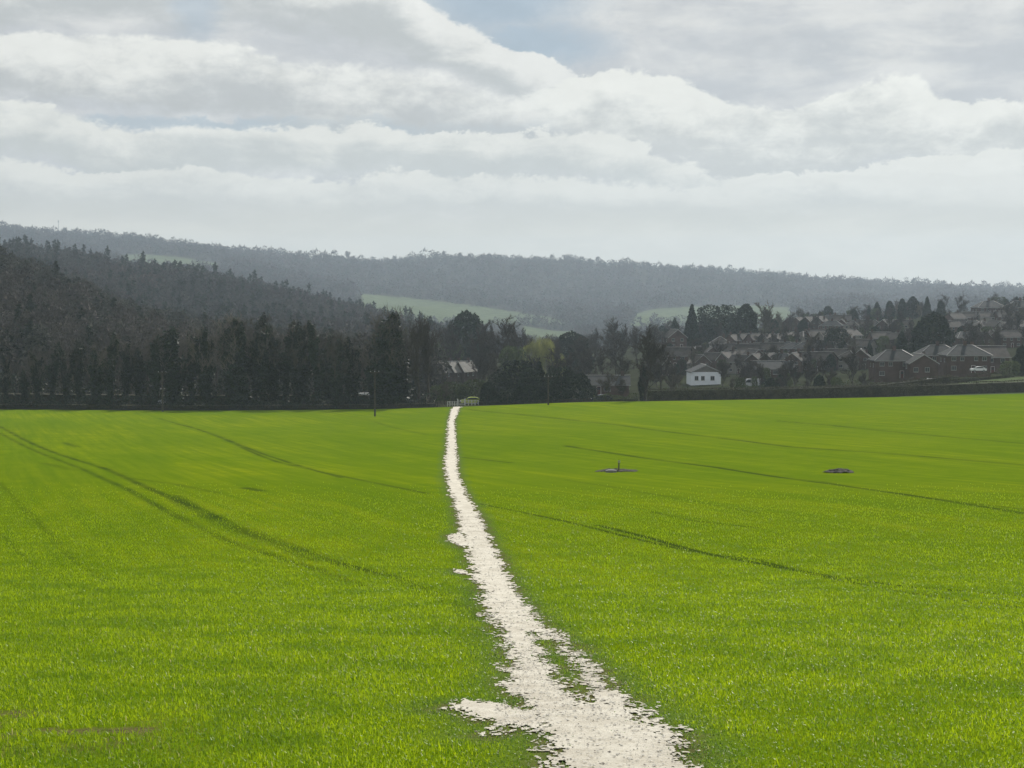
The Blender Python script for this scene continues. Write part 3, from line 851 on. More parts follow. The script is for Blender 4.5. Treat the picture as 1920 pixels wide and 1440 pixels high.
def ivy_on(var, seed, n=3400, size=0.22, rad=0.85, hfrac=0.95):
    r = np.random.default_rng(seed)
    S = [s for s in var['segs'] if s[0][2] < var['H'] * hfrac and np.hypot(*s[1][:2]) < 2.3]
    L = np.array([np.linalg.norm(s[1] - s[0]) * (0.5 + s[2] * 3) * (0.6 + s[0][2] / var['H']) for s in S]); k = r.choice(len(S), n, p=L / L.sum())
    A_ = np.array([s[0] for s in S])[k]; B_ = np.array([s[1] for s in S])[k]; f = r.random((n, 1)); P = A_ * (1 - f) + B_ * f
    sz = (0.55 + 0.45 * (1 - P[:, 2:3] / var['H'])) * rad
    sz *= 0.6 + 0.8 * vnoise(P[:, 0] * 3 + P[:, 2] * 0.9 + seed, P[:, 1] * 3 + P[:, 2] * 0.5, seed)[:, None]
    off = r.normal(0, 1, (n, 3)); off /= np.linalg.norm(off, axis=1, keepdims=True)
    P = P + off * sz * (0.4 + 0.6 * r.random((n, 1))) * np.array([1, 1, 1.3])
    P[:, 2] = np.abs(P[:, 2]) * (1 + 0.16 * np.clip(P[:, 2] / var['H'], 0, 1)); P[:, 2] = np.minimum(P[:, 2], var['H'] * 1.0); return leaf_quads(P, size, r)


def evergreen_variant(seed, kind, H=10.0, W=4.0, n=4200, size=0.22):
    r = np.random.default_rng(seed); h = r.random(n * 2) ** 0.9; th = r.random(n * 2) * 6.283
    if kind == 'cone': R = (1 - h) ** 0.8 * (0.85 + 0.15 * np.minimum(h * 6, 1)) + 0.03
    elif kind == 'flame': R = np.clip(np.minimum(h * 3.5 + 0.55, 1) * np.sqrt(np.clip(1 - h ** 2.2, 0, 1)), 0.03, 1)
    elif kind == 'dome': R = np.sqrt(np.clip(1 - (h * 1.02) ** 2.4, 0.0, 1)) * np.minimum(h * 2.2 + 0.72, 1)
    else:  # irregular pine or bush: several lobes
        R = np.sqrt(np.clip(1 - (2 * h - 1.05) ** 2 * 0.8, 0, 1))
    lump = 0.72 + 0.5 * vnoise(th * 1.9 + seed, h * 7 + seed * 1.7, seed) + 0.22 * (vnoise(th * 5 + 3, h * 16, seed + 1) - .5)
    if kind == 'pine': lump = 0.45 + 1.0 * vnoise(th * 1.6 + seed, h * 4.5 + seed, seed)
    rr = R * lump * (0.55 + 0.45 * r.random(n * 2) ** 0.4) * W / 2
    z = 0.04 * H + h * 0.96 * H * (1 + (0.06 if kind != 'cone' else 0.0) * (vnoise(th * 2.5, th * 0 + seed, 2) - .5))
    P = np.stack([rr * np.cos(th), rr * np.sin(th), z], -1)
    wgt = (R + 0.15); P = P[r.random(n * 2) < wgt / wgt.max()][:n]
    V, Q = leaf_quads(P, size, r, 0.0, 1.2)
    tV, tQ = prisms([[0, 0, -.3]], [[0, 0, H * 0.9]], [0.028 * H], [0.01], 7)
    return dict(trunk=(tV, tQ, None), crown=(V, Q, None), H=H)


def willow_variant(seed, H=11.0, W=13.0):
    b = bare_variant(seed, H, 0.36, 9, 0.6, 400, 0.6, 0.03)
    r = np.random.default_rng(seed); n = 3600; th = r.random(n) * 6.283; q = np.sqrt(r.random(n))
    P = np.stack([q * W / 2 * np.cos(th), q * W / 2 * np.sin(th), H * (1 - 0.45 * q ** 2.2) * (0.86 + 0.14 * r.random(n))], -1)
    P[:, 2] -= vnoise(P[:, 0] * .5, P[:, 1] * .5, 3) * 2.2
    L = (1.2 + 2.8 * r.random(n)) * (0.4 + q); s = np.stack([-np.sin(th * 3), np.cos(th * 3), 0 * th], -1) * 0.035
    e = P.copy(); e[:, 2] = np.maximum(P[:, 2] - L, 0.8); e[:, :2] *= 1.04
    V = np.stack([P - s, P + s, e], 1).reshape(-1, 3)
    b['shoots'] = (V, None, np.arange(n * 3).reshape(-1, 3)); return b


def to_mesh(name, part, mat, smooth=False):
    return mk(name, part[0], part[1], part[2], [mat], smooth=smooth)


def tree_thing(name, var, loc, rz, s, mats, wide=1.0):
    """var: dict of (mesh data cached)"""
    root = empty(name, loc, rz, (s * wide, s * wide, s))
    for part, m in mats:
        if part not in var: continue
        key = ('data', part, m.name)
        if key not in var: var[key] = to_mesh(part, var[part], m, smooth=(part == 'trunk'))
        link(part, var[key], root)
    return root


ORD = ['first', 'second', 'third', 'fourth', 'fifth', 'sixth', 'seventh', 'eighth', 'ninth', 'tenth', 'eleventh', 'twelfth', 'thirteenth', 'fourteenth',
       'fifteenth', 'sixteenth', 'seventeenth', 'eighteenth', 'nineteenth', 'twentieth']
TENS = {2: 'twenty', 3: 'thirty', 4: 'forty', 5: 'fifty', 6: 'sixty', 7: 'seventy', 8: 'eighty'}
TTH = {2: 'twentieth', 3: 'thirtieth', 4: 'fortieth', 5: 'fiftieth', 6: 'sixtieth', 7: 'seventieth', 8: 'eightieth'}
def ordinal(i):
    """1-based"""
    if i <= 20: return ORD[i - 1]
    t, o = divmod(i, 10)
    return TTH[t] if o == 0 else TENS[t] + '-' + ORD[o - 1]


#print('variants')
IVY = []
for i in range(6):
    v = bare_variant(100 + i, 16.0, 0.15 + 0.02 * (i % 3), 8, 1.5, 1500, 1.0, 0.035, 0.3, stems=1 + (i % 3 == 1) + (i % 2))
    v['ivy'] = (*ivy_on(v, 40 + i, 9500, 0.25, 0.8 + 0.2 * (i % 2)), None); IVY.append(v)
BARE = [bare_variant(200 + i, 14.0, 0.28 + 0.03 * (i % 3), 9, 0.7, 4400, 0.85, 0.05, 0.2) for i in range(5)]
TALL = [bare_variant(230 + i, 18.0, 0.14, 10, 1.6, 3600, 0.9, 0.04, 0.2) for i in range(2)]
CONE = [evergreen_variant(300 + i, 'cone', 10, 4.4) for i in range(2)]
FLAME = [evergreen_variant(310 + i, 'flame', 10, 4.6) for i in range(2)]
DOME = [evergreen_variant(320 + i, 'dome', 10, 9.5, 5200, 0.26) for i in range(2)]
PINE = [evergreen_variant(330 + i, 'pine', 10, 8, 3600, 0.24) for i in range(3)]
BUSH = [evergreen_variant(340 + i, 'bush', 4, 5, 2200, 0.13) for i in range(3)]
WILLOW = willow_variant(5)

# --- row of ivy clad trees along the far edge of the field
row = [(12, 668, 0), (45, 686, 1), (76, 655, 2), (98, 642, 0), (126, 650, 0), (151, 628, 2), (178, 640, 1), (205, 622, 0), (234, 634, 2), (262, 642, 1), (290, 628, 0), (325, 601, 3),
       (361, 622, 0), (393, 602, 4), (428, 588, 2), (455, 576, 5), (479, 586, 0), (496, 592, 2), (516, 599, 4), (535, 600, 0), (557, 592, 3), (579, 608, 2), (599, 601, 0), (613, 616, 4),
       (634, 620, 1), (652, 632, 0), (670, 630, 2), (696, 616, 4), (727, 588, 3), (752, 563, 5)]
rr_ = random.Random(4)
for i, (u, vt, k) in enumerate(row):
    D = 283 + rr_.uniform(-2, 7)
    loc, h = topscale(u, vt - 3, D); v = IVY[k]
    wide = 1.0 if u not in (325, 752, 727, 455) else 1.35
    t = tree_thing('ivy_clad_tree', v, loc, rr_.uniform(0, 6.28), h / v['H'], [('trunk', M['bark']), ('crown', M['twig_mid']), ('ivy', M['ivy'])], wide)
    if u == 325: lb = 'broad ivy clad tree with spreading top, twelfth from left in the row'
    elif u == 752: lb = 'tallest and broadest ivy clad tree of the row, at its right end near the path'
    else: lb = 'ivy clad tree, %s from the left in the row along the field edge' % ordinal(i + 1)
    tag(t, lb, 'tree', 'ivy clad trees along the far edge of the field')
for j, (u, vt) in enumerate(((786, 582), (806, 588))):
    loc, h = topscale(u, vt - 2, 284 + 3 * j)
    t = tree_thing('bare_tree', TALL[j], loc, j * 2.0, h / TALL[j]['H'], [('trunk', M['bark']), ('crown', M['twig'])])
    tag(t, ['tall slim leafless tree just right of the broadest ivy clad tree', 'tall slim leafless tree standing just left of the gabled slate roofs'][j], 'tree', 'slim bare trees at the end of the row')
# second rank behind, thinner and browner
us = [8, 34, 62, 88, 112, 140, 165, 192, 220, 248, 276, 306, 342, 376, 410, 442, 468, 505, 546, 568, 590, 622, 644, 664, 684, 710, 738, 770]
for i, u in enumerate(us):
    D = 305 + rr_.uniform(0, 18); vt = np.interp(u, [0, 200, 320, 450, 600, 700, 770], [650, 640, 620, 596, 612, 626, 600]) + rr_.uniform(-5, 20)
    v = BARE[i % 5]; loc, h = topscale(u, vt, D)
    t = tree_thing('bare_tree', v, loc, rr_.uniform(0, 6.28), h / v['H'], [('trunk', M['bark']), ('crown', M['twig_mid'])], 0.85)
    tag(t, 'brown leafless tree behind the ivy clad row, %s from the left' % ordinal(i + 1), 'tree', 'bare trees standing behind the ivy clad row')

# --- dark evergreens right of the path end
eg = [(914, 716, 'DOME', 0, 0.8), (938, 702, 'PINE', 0, 1.0), (972, 676, 'PINE', 1, 1.1), (992, 690, 'DOME', 1, .9), (1011, 678, 'CONE', 0, 1.2), (1032, 698, 'DOME', 0, .8), (1052, 688, 'PINE', 2, 1.0), (1070, 697, 'DOME', 1, 0.9),
      (1090, 700, 'DOME', 0, 0.9), (952, 726, 'BUSH', 0, 1.2), (1022, 722, 'BUSH', 1, 1.3), (1102, 722, 'BUSH', 2, 1.0)]
KIND = dict(DOME=DOME, PINE=PINE, CONE=CONE, FLAME=FLAME, BUSH=BUSH)
for i, (u, vt, k, j, wd) in enumerate(eg):
    v = KIND[k][j]; loc, h = topscale(u, vt, 283 + 4 * (i % 3) - (3 if k == 'BUSH' else 0))
    t = tree_thing('evergreen_tree' if k != 'BUSH' else 'evergreen_shrub', v, loc, i * 1.3, h / v['H'], [('trunk', M['bark']), ('crown', M['conifer'])], wd)
    if k == 'BUSH': tag(t, {0: 'low dark shrub, leftmost of three under the evergreen clump', 1: 'low dark shrub, middle one of three under the evergreen clump', 2: 'low dark shrub at the right end of the evergreen clump'}[j], 'shrub', 'shrubs under the evergreen clump')
    elif k == 'CONE': tag(t, 'narrow pointed dark conifer in the middle of the clump right of the path end', 'tree')
    else: tag(t, 'dark evergreen, %s from the left in the clump right of the path' % ordinal(i + 1), 'tree', 'evergreens in the clump right of the path end')

# --- single trees in the middle of the valley
def single(name, v, u, vt, D, lb, mats, wide=1.0, cat='tree', group=None, rz=None):
    loc, h = topscale(u, vt, D)
    t = tree_thing(name, v, loc, rr_.uniform(0, 6.28) if rz is None else rz, h / v['H'], mats, wide); tag(t, lb, cat, group); return t
BT = [('trunk', M['bark']), ('crown', M['twig'])]; BP = [('trunk', M['bark']), ('crown', M['twig_pale'])]; CT = [('trunk', M['bark']), ('crown', M['conifer'])]
GT = [('trunk', M['bark']), ('crown', M['bush'])]
single('willow_tree', WILLOW, 1012, 626, 420, 'yellow green weeping willow among dark trees behind the evergreen clump', [('trunk', M['bark']), ('crown', M['willow']), ('shoots', M['willow'])], 0.95)
single('bare_tree', BARE[1], 1209, 600, 284, 'big dark leafless tree with forked trunk at the field edge left of the white house', BT, 1.15)
single('ivy_clad_tree', IVY[3], 1206, 668, 285.5, 'short ivy covered trunk beside the big forked tree at the field edge', [('trunk', M['bark']), ('ivy', M['ivy'])], 0.8)
single('bare_tree', BARE[3], 1432, 560, 520, 'pale open crowned leafless tree on the skyline of the village, above its roofs', BP, 1.15)
single('bare_tree', BARE[2], 1600, 650, 330, 'wide fuzzy bare tree behind the far hedge, left of the tall roofed brick pair', BT, 1.2)
single('bare_tree', BARE[0], 1142, 694, 289, 'small pale brown bare tree beside the dark car behind the field edge', BP, 1.2)
single('bare_tree', BARE[4], 1170, 706, 290, 'low bare tree between the dark car and the big forked tree', BP, 1.2)
single('bare_tree', BARE[2], 834, 712, 287, 'small bare thorn tree left of the gate at the path end', BP, 1.2)
single('bare_tree', BARE[4], 812, 726, 288, 'low bare thorn bush beside the last slim tree of the row', BP, 1.3)
mid = [(838, 640, 440, GT, 0.9), (852, 596, 430, BT, 1.1), (876, 584, 470, CT, 0.8), (902, 596, 440, BT, 1.0), (922, 604, 430, BT, 1.0), (944, 586, 390, BT, 1.35), (968, 604, 400, BT, 0.9), (986, 612, 470, BT, 1.0), (1034, 622, 430, BT, 1.2),
       (1050, 628, 400, BT, 1.0), (1072, 622, 460, CT, 1.1), (1096, 626, 440, BT, 1.1), (1118, 612, 480, BT, 1.1), (1146, 590, 500, BT, 1.2), (1170, 604, 470, BT, 1.1), (1196, 606, 480, BT, 1.1), (1224, 604, 520, BT, 1.1),
       (1250, 616, 500, BT, 1.0), (880, 640, 440, BT, 1.1), (905, 662, 330, BT, 1.1), (930, 655, 340, BT, 1.1), (1000, 660, 360, BT, 1.0), (1045, 664, 350, BT, 1.0), (1076, 652, 345, BT, 1.0), (1108, 656, 355, BT, 1.0),
       (1136, 648, 365, BT, 1.1), (1164, 652, 350, BT, 1.1), (960, 650, 380, GT, 0.8), (1240, 640, 330, BT, 1.1), (895, 620, 395, BT, 1.1), (1090, 640, 400, BT, 1.2), (1155, 625, 420, BT, 1.2)]
mid.sort()
for i, (u, vt, D, mt, wd) in enumerate(mid):
    v = (BARE[i % 5] if mt is BT else (DOME[i % 2] if mt is CT else PINE[i % 3]))
    nm, ds_ = ('bare_tree', 'brown leafless tree') if mt is BT else (('evergreen_tree', 'dark rounded evergreen') if mt is CT else ('budding_tree', 'olive green budding tree'))
    single(nm, v, u, vt, D, '%s, %s from left in the wood above the path end' % (ds_, ordinal(i + 1)), mt, wd, group='trees of the valley wood between the path end and the village')

# --- village evergreens
VE = [  # u, vtop, D, kind, width factor, label
 (1265, 596, 600, 'CONE', 1, 1.3, 'small pointed conifer just left of the tall slender conifer in the village'),
 (1297, 571, 520, 'CONE', 0, 1.0, 'tallest slender pointed dark conifer, standing against the pale hillside pasture'),
 (1347, 573, 540, 'PINE', 0, 1.3, 'broad ragged pine right of the tallest slender conifer'),
 (1326, 596, 545, 'DOME', 1, 0.8, 'rounded evergreen between the slender conifer and the ragged pine'),
 (1372, 594, 560, 'DOME', 0, 0.7, 'small dark evergreen between the ragged pine and the shouldered one'),
 (1398, 570, 520, 'FLAME', 0, 1.4, 'dark shouldered evergreen left of the pale open crowned tree'),
 (1506, 598, 560, 'DOME', 0, 0.72, 'dark square topped evergreen in the middle of the village'),
 (1552, 574, 700, 'FLAME', 1, 1.7, 'hazy round headed evergreen standing above the middle of the village'),
 (1567, 616, 440, 'PINE', 1, 1.1, 'ragged dark conifer above the wide fuzzy bare tree'),
 (1629, 573, 680, 'CONE', 1, 1.1, 'thin leftmost spire of the village conifer line'),
 (1644, 566, 640, 'CONE', 0, 1.55, 'triangular dark conifer, second of the village conifer line'),
 (1668, 564, 640, 'FLAME', 0, 1.15, 'flame shaped conifer, third of the village conifer line'),
 (1691, 560, 630, 'FLAME', 1, 0.95, 'narrow upright conifer, fourth of the village conifer line'),
 (1711, 556, 640, 'FLAME', 0, 1.5, 'round headed conifer in the centre of the village conifer line'),
 (1738, 556, 630, 'CONE', 1, 1.15, 'sharp pointed conifer right of the round headed one in the village line'),
 (1764, 564, 610, 'FLAME', 1, 1.1, 'blunt dark conifer at the right end of the village line'),
 (1749, 586, 400, 'DOME', 1, 0.98, 'very large dark domed evergreen above the lit roofs of the front houses'),
 (1690, 622, 390, 'CONE', 0, 1.5, 'small dark conifer left of the very large domed evergreen'),
 (1630, 640, 420, 'CONE', 1, 1.2, 'small pointed shrub conifer left of the front brick houses'),
 (1906, 556, 650, 'CONE', 1, 1.6, 'small conifer on the skyline near the right edge of the photo'),
 (1888, 564, 640, 'FLAME', 0, 1.2, 'small dark evergreen beside the highest roofs on the right'),
 (1916, 648, 330, 'DOME', 0, 0.65, 'dark rounded yew at the right edge of the photo above the grass bank'),
 (1489, 690, 380, 'DOME', 1, 0.7, 'small dark round evergreen left of the white arched vehicle'),
 (1409, 680, 400, 'PINE', 2, 0.9, 'low dark pine above the long white roofed van'),
]
for u, vt, D, k, j, wd, lb in VE:
    single('conifer' if k in ('CONE', 'FLAME') else 'evergreen_tree', KIND[k][j], u, vt, D, lb, CT, wd)
single('budding_tree', PINE[2], 1873, 557, 660, 'wide yellow green budding tree above the highest roofs on the right', GT, 1.5)
single('bare_tree', BARE[0], 1772, 551, 720, 'round hazy leafless tree rising behind the right end of the conifer line', BT, 1.2)
single('shrub', BUSH[1], 1893, 677, 322, 'dull yellow green shrub left of the dark yew at the right edge', [('trunk', M['bark']), ('crown', M['bush'])], 1.0, 'shrub')

# ------------------------------------------------------------------ houses
def window_data(w, h, bars=1):
    m = MB(); f = 0.09
    m.box(-w / 2, w / 2, -0.05, 0.02, -h / 2, -h / 2 + f); m.box(-w / 2, w / 2, -0.05, 0.02, h / 2 - f, h / 2)
    m.box(-w / 2, -w / 2 + f, -0.05, 0.02, -h / 2 + f, h / 2 - f); m.box(w / 2 - f, w / 2, -0.05, 0.02, -h / 2 + f, h / 2 - f)
    for i in range(bars):
        x = -w / 2 + w * (i + 1) / (bars + 1); m.box(x - .035, x + .035, -0.045, 0.01, -h / 2 + f, h / 2 - f)
    m.box(-w / 2 - .06, w / 2 + .06, -0.12, 0.02, -h / 2 - .07, -h / 2 - .002)
    g = MB(); g.box(-w / 2 + f, w / 2 - f, -0.015, 0.02, -h / 2 + f, h / 2 - f)
    return m.data('frame', [M['trim']]), g.data('window', [M['glass']])
WIN = {}
def window(parent, x, y, z, w, h, rz=0.0, bars=1):
    k = (w, h, bars)
    if k not in WIN: WIN[k] = window_data(w, h, bars)
    fr, gl = WIN[k]
    o = link('window', gl, parent, (x, y, z)); o.rotation_euler = (0, 0, rz)
    link('frame', fr, o)


def roof_data(kind, w, d, rh, mat, ov=0.4, t=0.16):
    """local x across the front, y depth, z=0 at the eaves; ridge along x ('side'), along y ('front') or hipped"""
    m = MB(); W, Dp = w / 2 + ov, d / 2 + ov; e = -ov * rh / (d / 2 if kind == 'side' else w / 2)
    def slab(pts):
        n = len(pts); V = [p for p in pts] + [(p[0], p[1], p[2] + t) for p in pts]
        F4 = [tuple(range(n))[::-1], tuple(range(n, 2 * n))] + [(i, (i + 1) % n, n + (i + 1) % n, n + i) for i in range(n)]
        m.add(V, [f for f in F4 if len(f) == 4], [f for f in F4 if len(f) == 3])
    if kind == 'side':
        slab([(-W, -Dp, e), (W, -Dp, e), (W, 0, rh), (-W, 0, rh)]); slab([(W, Dp, e), (-W, Dp, e), (-W, 0, rh), (W, 0, rh)])
        m.box(-W - .02, W + .02, -.14, .14, rh + t * .6, rh + t + .08, 2)
        m.box(-W, W, -Dp - .1, -Dp, e - .05, e + .12, 1); 
    elif kind == 'front':
        slab([(-W, -Dp, e), (0, -Dp, rh), (0, Dp, rh), (-W, Dp, e)]); slab([(W, Dp, e), (0, Dp, rh), (0, -Dp, rh), (W, -Dp, e)])
        m.box(-.14, .14, -Dp - .02, Dp + .02, rh + t * .6, rh + t + .08, 2)
        # barge boards on the front gable
        for s in (-1, 1):
            V = [(s * W, -Dp - .06, e - .12), (s * W, -Dp - .06, e + t), (0, -Dp - .06, rh + t), (0, -Dp - .06, rh - .12)]
            V += [(x, y + .055, z) for x, y, z in V]
            m.add(V, [(0, 1, 2, 3), (7, 6, 5, 4), (0, 4, 5, 1), (1, 5, 6, 2), (2, 6, 7, 3), (3, 7, 4, 0)], m=1)
    else:
        r = max(0.3, (max(W, Dp) - min(W, Dp)) * (1.0 if abs(W - Dp) > .5 else 0)) or 0.3
        if W >= Dp: a, b = (-r, 0, rh), (r, 0, rh)
        else: a, b = (0, -r, rh), (0, r, rh)
        c = [(-W, -Dp, e), (W, -Dp, e), (W, Dp, e), (-W, Dp, e)]
        if W >= Dp: slab([c[0], c[1], b, a]); slab([c[2], c[3], a, b]); slab([c[1], c[2], b]); slab([c[3], c[0], a])
        else: slab([c[0], c[1], a]); slab([c[2], c[3], b]); slab([c[1], c[2], b, a]); slab([c[3], c[0], a, b])
        # ridge and hip tiles
        for p, q in ((a, b), (c[0], a), (c[1], b if W >= Dp else a), (c[2], b), (c[3], a if W >= Dp else b)):
            m.bar((p[0], p[1], p[2] + t), (q[0], q[1], q[2] + t), 0.10, 0.10, 5, 2)
        m.box(-W, W, -Dp - .1, -Dp, e - .05, e + .12, 1)
    return m.data('roof', [mat, M['trim'], M['ridge']])


def walls_data(kind, w, d, h, rh, mat):
    m = MB(); m.box(-w / 2, w / 2, -d / 2, d / 2, -1.2, h)
    if kind == 'side':
        for x in (-w / 2, w / 2):
            s = 1 if x > 0 else -1
            m.add([(x, -d / 2, h), (x, d / 2, h), (x, 0, h + rh - .05), (x - s * .25, -d / 2, h), (x - s * .25, d / 2, h), (x - s * .25, 0, h + rh - .05)], [(0, 1, 4, 3), (1, 2, 5, 4), (2, 0, 3, 5)], [(0, 1, 2), (5, 4, 3)])
    elif kind == 'front':
        for y in (-d / 2, d / 2):
            s = 1 if y > 0 else -1
            m.add([(-w / 2, y, h), (w / 2, y, h), (0, y, h + rh - .05), (-w / 2, y - s * .25, h), (w / 2, y - s * .25, h), (0, y - s * .25, h + rh - .05)], [(0, 1, 4, 3), (1, 2, 5, 4), (2, 0, 3, 5)], [(0, 1, 2), (5, 4, 3)], m=1)
    return m.data('wall', [mat, M['pale_slate'] if mat is M['white_wall'] else mat])


def chimney_data():
    m = MB(); m.box(-.45, .45, -.3, .3, -1.2, 1.2); m.box(-.52, .52, -.37, .37, 1.2, 1.32)
    for x in (-.22, .22): m.bar((x, 0, 1.3), (x, 0, 1.75), .12, .10, 8, 1)
    return m.data('chimney', [M['brick'], M['tile']])
CH = chimney_data()
DOOR = None
def door_data():
    m = MB(); m.box(-.5, .5, -.06, .02, 0, 2.05); m.box(-.56, -.5, -.09, .02, 0, 2.12, 1); m.box(.5, .56, -.09, .02, 0, 2.12, 1); m.box(-.5, .5, -.09, .02, 2.05, 2.12, 1)
    m.box(-.3, .3, -.075, -.06, 1.2, 1.8, 2)
    return m.data('door', [M['car_red'], M['white'], M['glass']])
DOOR = door_data()


class House:
    """keeps the mesh data so copies can share it"""
    def __init__(s, kind, w, d, h, rh, wall='brick', roof='tile', wins=(), chim=(), door=None, sides=True):
        s.a = (kind, w, d, h, rh, wall, roof); s.wins = wins; s.chim = chim; s.door = door; s.sides = sides
        s.wall = walls_data(kind, w, d, h, rh, M[wall]); s.roof = roof_data(kind, w, d, rh, M[roof])
    def place(s, name, loc, rz, label, group=None, sc=1.0):
        kind, w, d, h, rh, _, _ = s.a
        root = empty(name, loc, rz, sc)
        link('wall', s.wall, root)
        ro = link('roof', s.roof, root, (0, 0, h))
        for x, y in s.chim: link('chimney', CH, ro, (x, y, rh * (1 - abs(y) / (d / 2) * .8 if kind != 'front' else 1 - abs(x) / (w / 2) * .8)))
        for x, z, ww, wh, bars in s.wins: window(root, x, -d / 2 - .01, z, ww, wh, 0, bars)
        if s.sides:
            for x in (-1, 1):
                for y in (-d / 5, d / 5): window(root, x * (w / 2 + .01), y, h * .72, 1.0, 1.1, x * math.pi / 2, 1)
        if s.door is not None: link('door', DOOR, root, (s.door, -d / 2 - .01, 0.02))
        tag(root, label, 'house', group); return root


def hloc(u, vbase, D):
    x = xat(u, D, z_at(vbase, D)); return (x, D, max(z_at(vbase, D), float(height(x, D)) - 0.3))


# named houses
wh = House('front', 8.0, 9.0, 3.3, 1.75, 'white_wall', 'slate', [(-2.55, 1.65, 1.0, 1.15, 1), (-0.85, 1.65, 1.0, 1.15, 1), (1.75, 1.65, 1.1, 1.15, 1)], sides=False)
x, y, z = hloc(1319, 719, 372)
wh.place('white_house', (x, y, z), 0.02, 'white boarded gable ended house with three dark windows behind the far hedge', None, 0.93)

pair = [(-4.4, 4.0, 1.3, 1.15, 1), (-2.0, 4.0, 1.1, 1.15, 1), (2.0, 4.0, 1.1, 1.15, 1), (4.4, 4.0, 1.3, 1.15, 1), (-4.4, 1.4, 1.5, 1.25, 2), (4.4, 1.4, 1.5, 1.25, 2)]
hp = House('hip', 12.5, 8.0, 5.0, 2.7, 'brick', 'slate', pair, [(0, 0)], 1.2)
gf = House('front', 8.0, 9.0, 3.6, 2.4, 'brick', 'slate', [(-2.2, 1.8, 1.3, 1.3, 1), (1.0, 1.8, 1.3, 1.3, 1)], [(2, 2)], None)
sd_ = House('side', 10.5, 8.0, 4.9, 2.9, 'brick', 'tile', [(-3.3, 3.9, 1.3, 1.15, 1), (0, 3.9, 1.0, 1.1, 0), (3.3, 3.9, 1.3, 1.15, 1), (-3.3, 1.4, 1.5, 1.2, 2), (3.3, 1.4, 1.5, 1.2, 2)], [(-4.2, 0)], 0.3)
sr = House('side', 9.0, 7.5, 4.9, 2.7, 'render', 'tile', [(-2.6, 3.9, 1.3, 1.15, 1), (2.6, 3.9, 1.3, 1.15, 1), (-2.6, 1.4, 1.4, 1.2, 1)], [(3.4, 0)], 1.6)
hr = House('hip', 8.5, 8.0, 4.9, 2.6, 'render', 'tile', [(-2.4, 3.9, 1.3, 1.15, 1), (2.4, 3.9, 1.3, 1.15, 1), (-2.4, 1.4, 1.5, 1.2, 1)], [(1.5, 0)], 1.9)
fr = House('front', 7.5, 9.0, 4.9, 3.0, 'brick', 'tile', [(-1.8, 3.9, 1.2, 1.15, 1), (1.8, 3.9, 1.2, 1.15, 1), (-1.8, 1.4, 1.4, 1.2, 1)], [(2.2, 1)], 1.6)
bg_ = House('side', 12.5, 7.5, 2.6, 2.1, 'brick', 'slate', [(-4, 1.4, 1.5, 1.1, 2), (0.6, 1.4, 1.8, 1.1, 2), (4.2, 1.4, 1.2, 1.1, 1)], [(4.6, 0)], -1.6)

for u, vb, D, H_, rz, sc, lb in [
    (1676, 708, 336, hp, 0.0, 0.80, 'brick pair with hipped slate roof, leftmost of the large front houses behind the far hedge'),
    (1722, 704, 333, gf, 0.05, 0.8, 'low brick gable fronted house with white windows between the two front pairs'),
    (1757, 697, 356, hp, 0.0, 0.82, 'brick pair with lit slate roof right below the very large domed evergreen'),
    (1808, 698, 340, hp, 0.03, 0.8, 'brick pair with white windows at the right end of the front houses'),
    (1848, 700, 362, sd_, 0.1, 0.85, 'brick house partly hidden behind the white vehicle near the grass bank'),
    (1134, 738, 330, bg_, -0.05, .85, 'low brick bungalow with dark roof behind the dark car'),
    (1447, 706, 385, bg_, 0.0, 0.85, 'low dark roofed bungalow right of the white gabled house'),
    (1264, 655, 500, fr, 0.2, .85, 'pale gable fronted house left of the foot of the slender conifer'),
    (1350, 668, 490, hr, -0.1, .8, 'hip roofed cream house below the ragged pine'),
    (1268, 690, 420, sd_, -0.3, .75, 'brick house with white windows up the bank left of the white gabled house'),
    (1853, 604, 610, hp, 0.1, 0.95, 'wide hip roofed house on the skyline at the right'),
    (1912, 600, 600, hp, -0.1, 0.95, 'highest hip roofed house at the right edge of the photo'),
]:
    H_.place('bungalow' if H_ is bg_ else 'brick_house' if H_.a[5] == 'brick' else 'rendered_house', hloc(u, vb, D), rz, lb, sc=sc)

# the row of three gabled cottages at the end of the path
ct = House('front', 4.9, 9.5, 5.0, 3.6, 'brick', 'pale_slate', [(0, 3.9, 1.2, 1.2, 1), (0, 1.4, 1.4, 1.2, 1)], [(0, 2.5)], None)
for i, (u, lb) in enumerate(((836, 'left one of the three steep gabled cottages with pale slate roofs at the path end'), (854, 'middle one of the three steep gabled cottages with pale slate roofs at the path end'), (872, 'right one of the three steep gabled cottages with pale slate roofs at the path end'))):
    x, y, z = at(u, 405 + 2.5 * i); ct.place('gabled_cottage', (x, y, z), -0.5, lb, 'gabled cottages at the path end', 0.72)

for k_, (u_, vt_, D_) in enumerate(((826, 722, 300), (848, 716, 301), (868, 722, 302), (892, 712, 304))):
    loc, h_ = topscale(u_, vt_, D_); t_ = tree_thing('shrub', BUSH[k_ % 3], loc, k_ * 2.1, h_ / 4, GT, 1.0)
    tag(t_, 'dull green garden shrub, %s from the left in front of the gabled cottages' % ordinal(k_ + 1), 'shrub', 'shrubs in front of the gabled cottages')

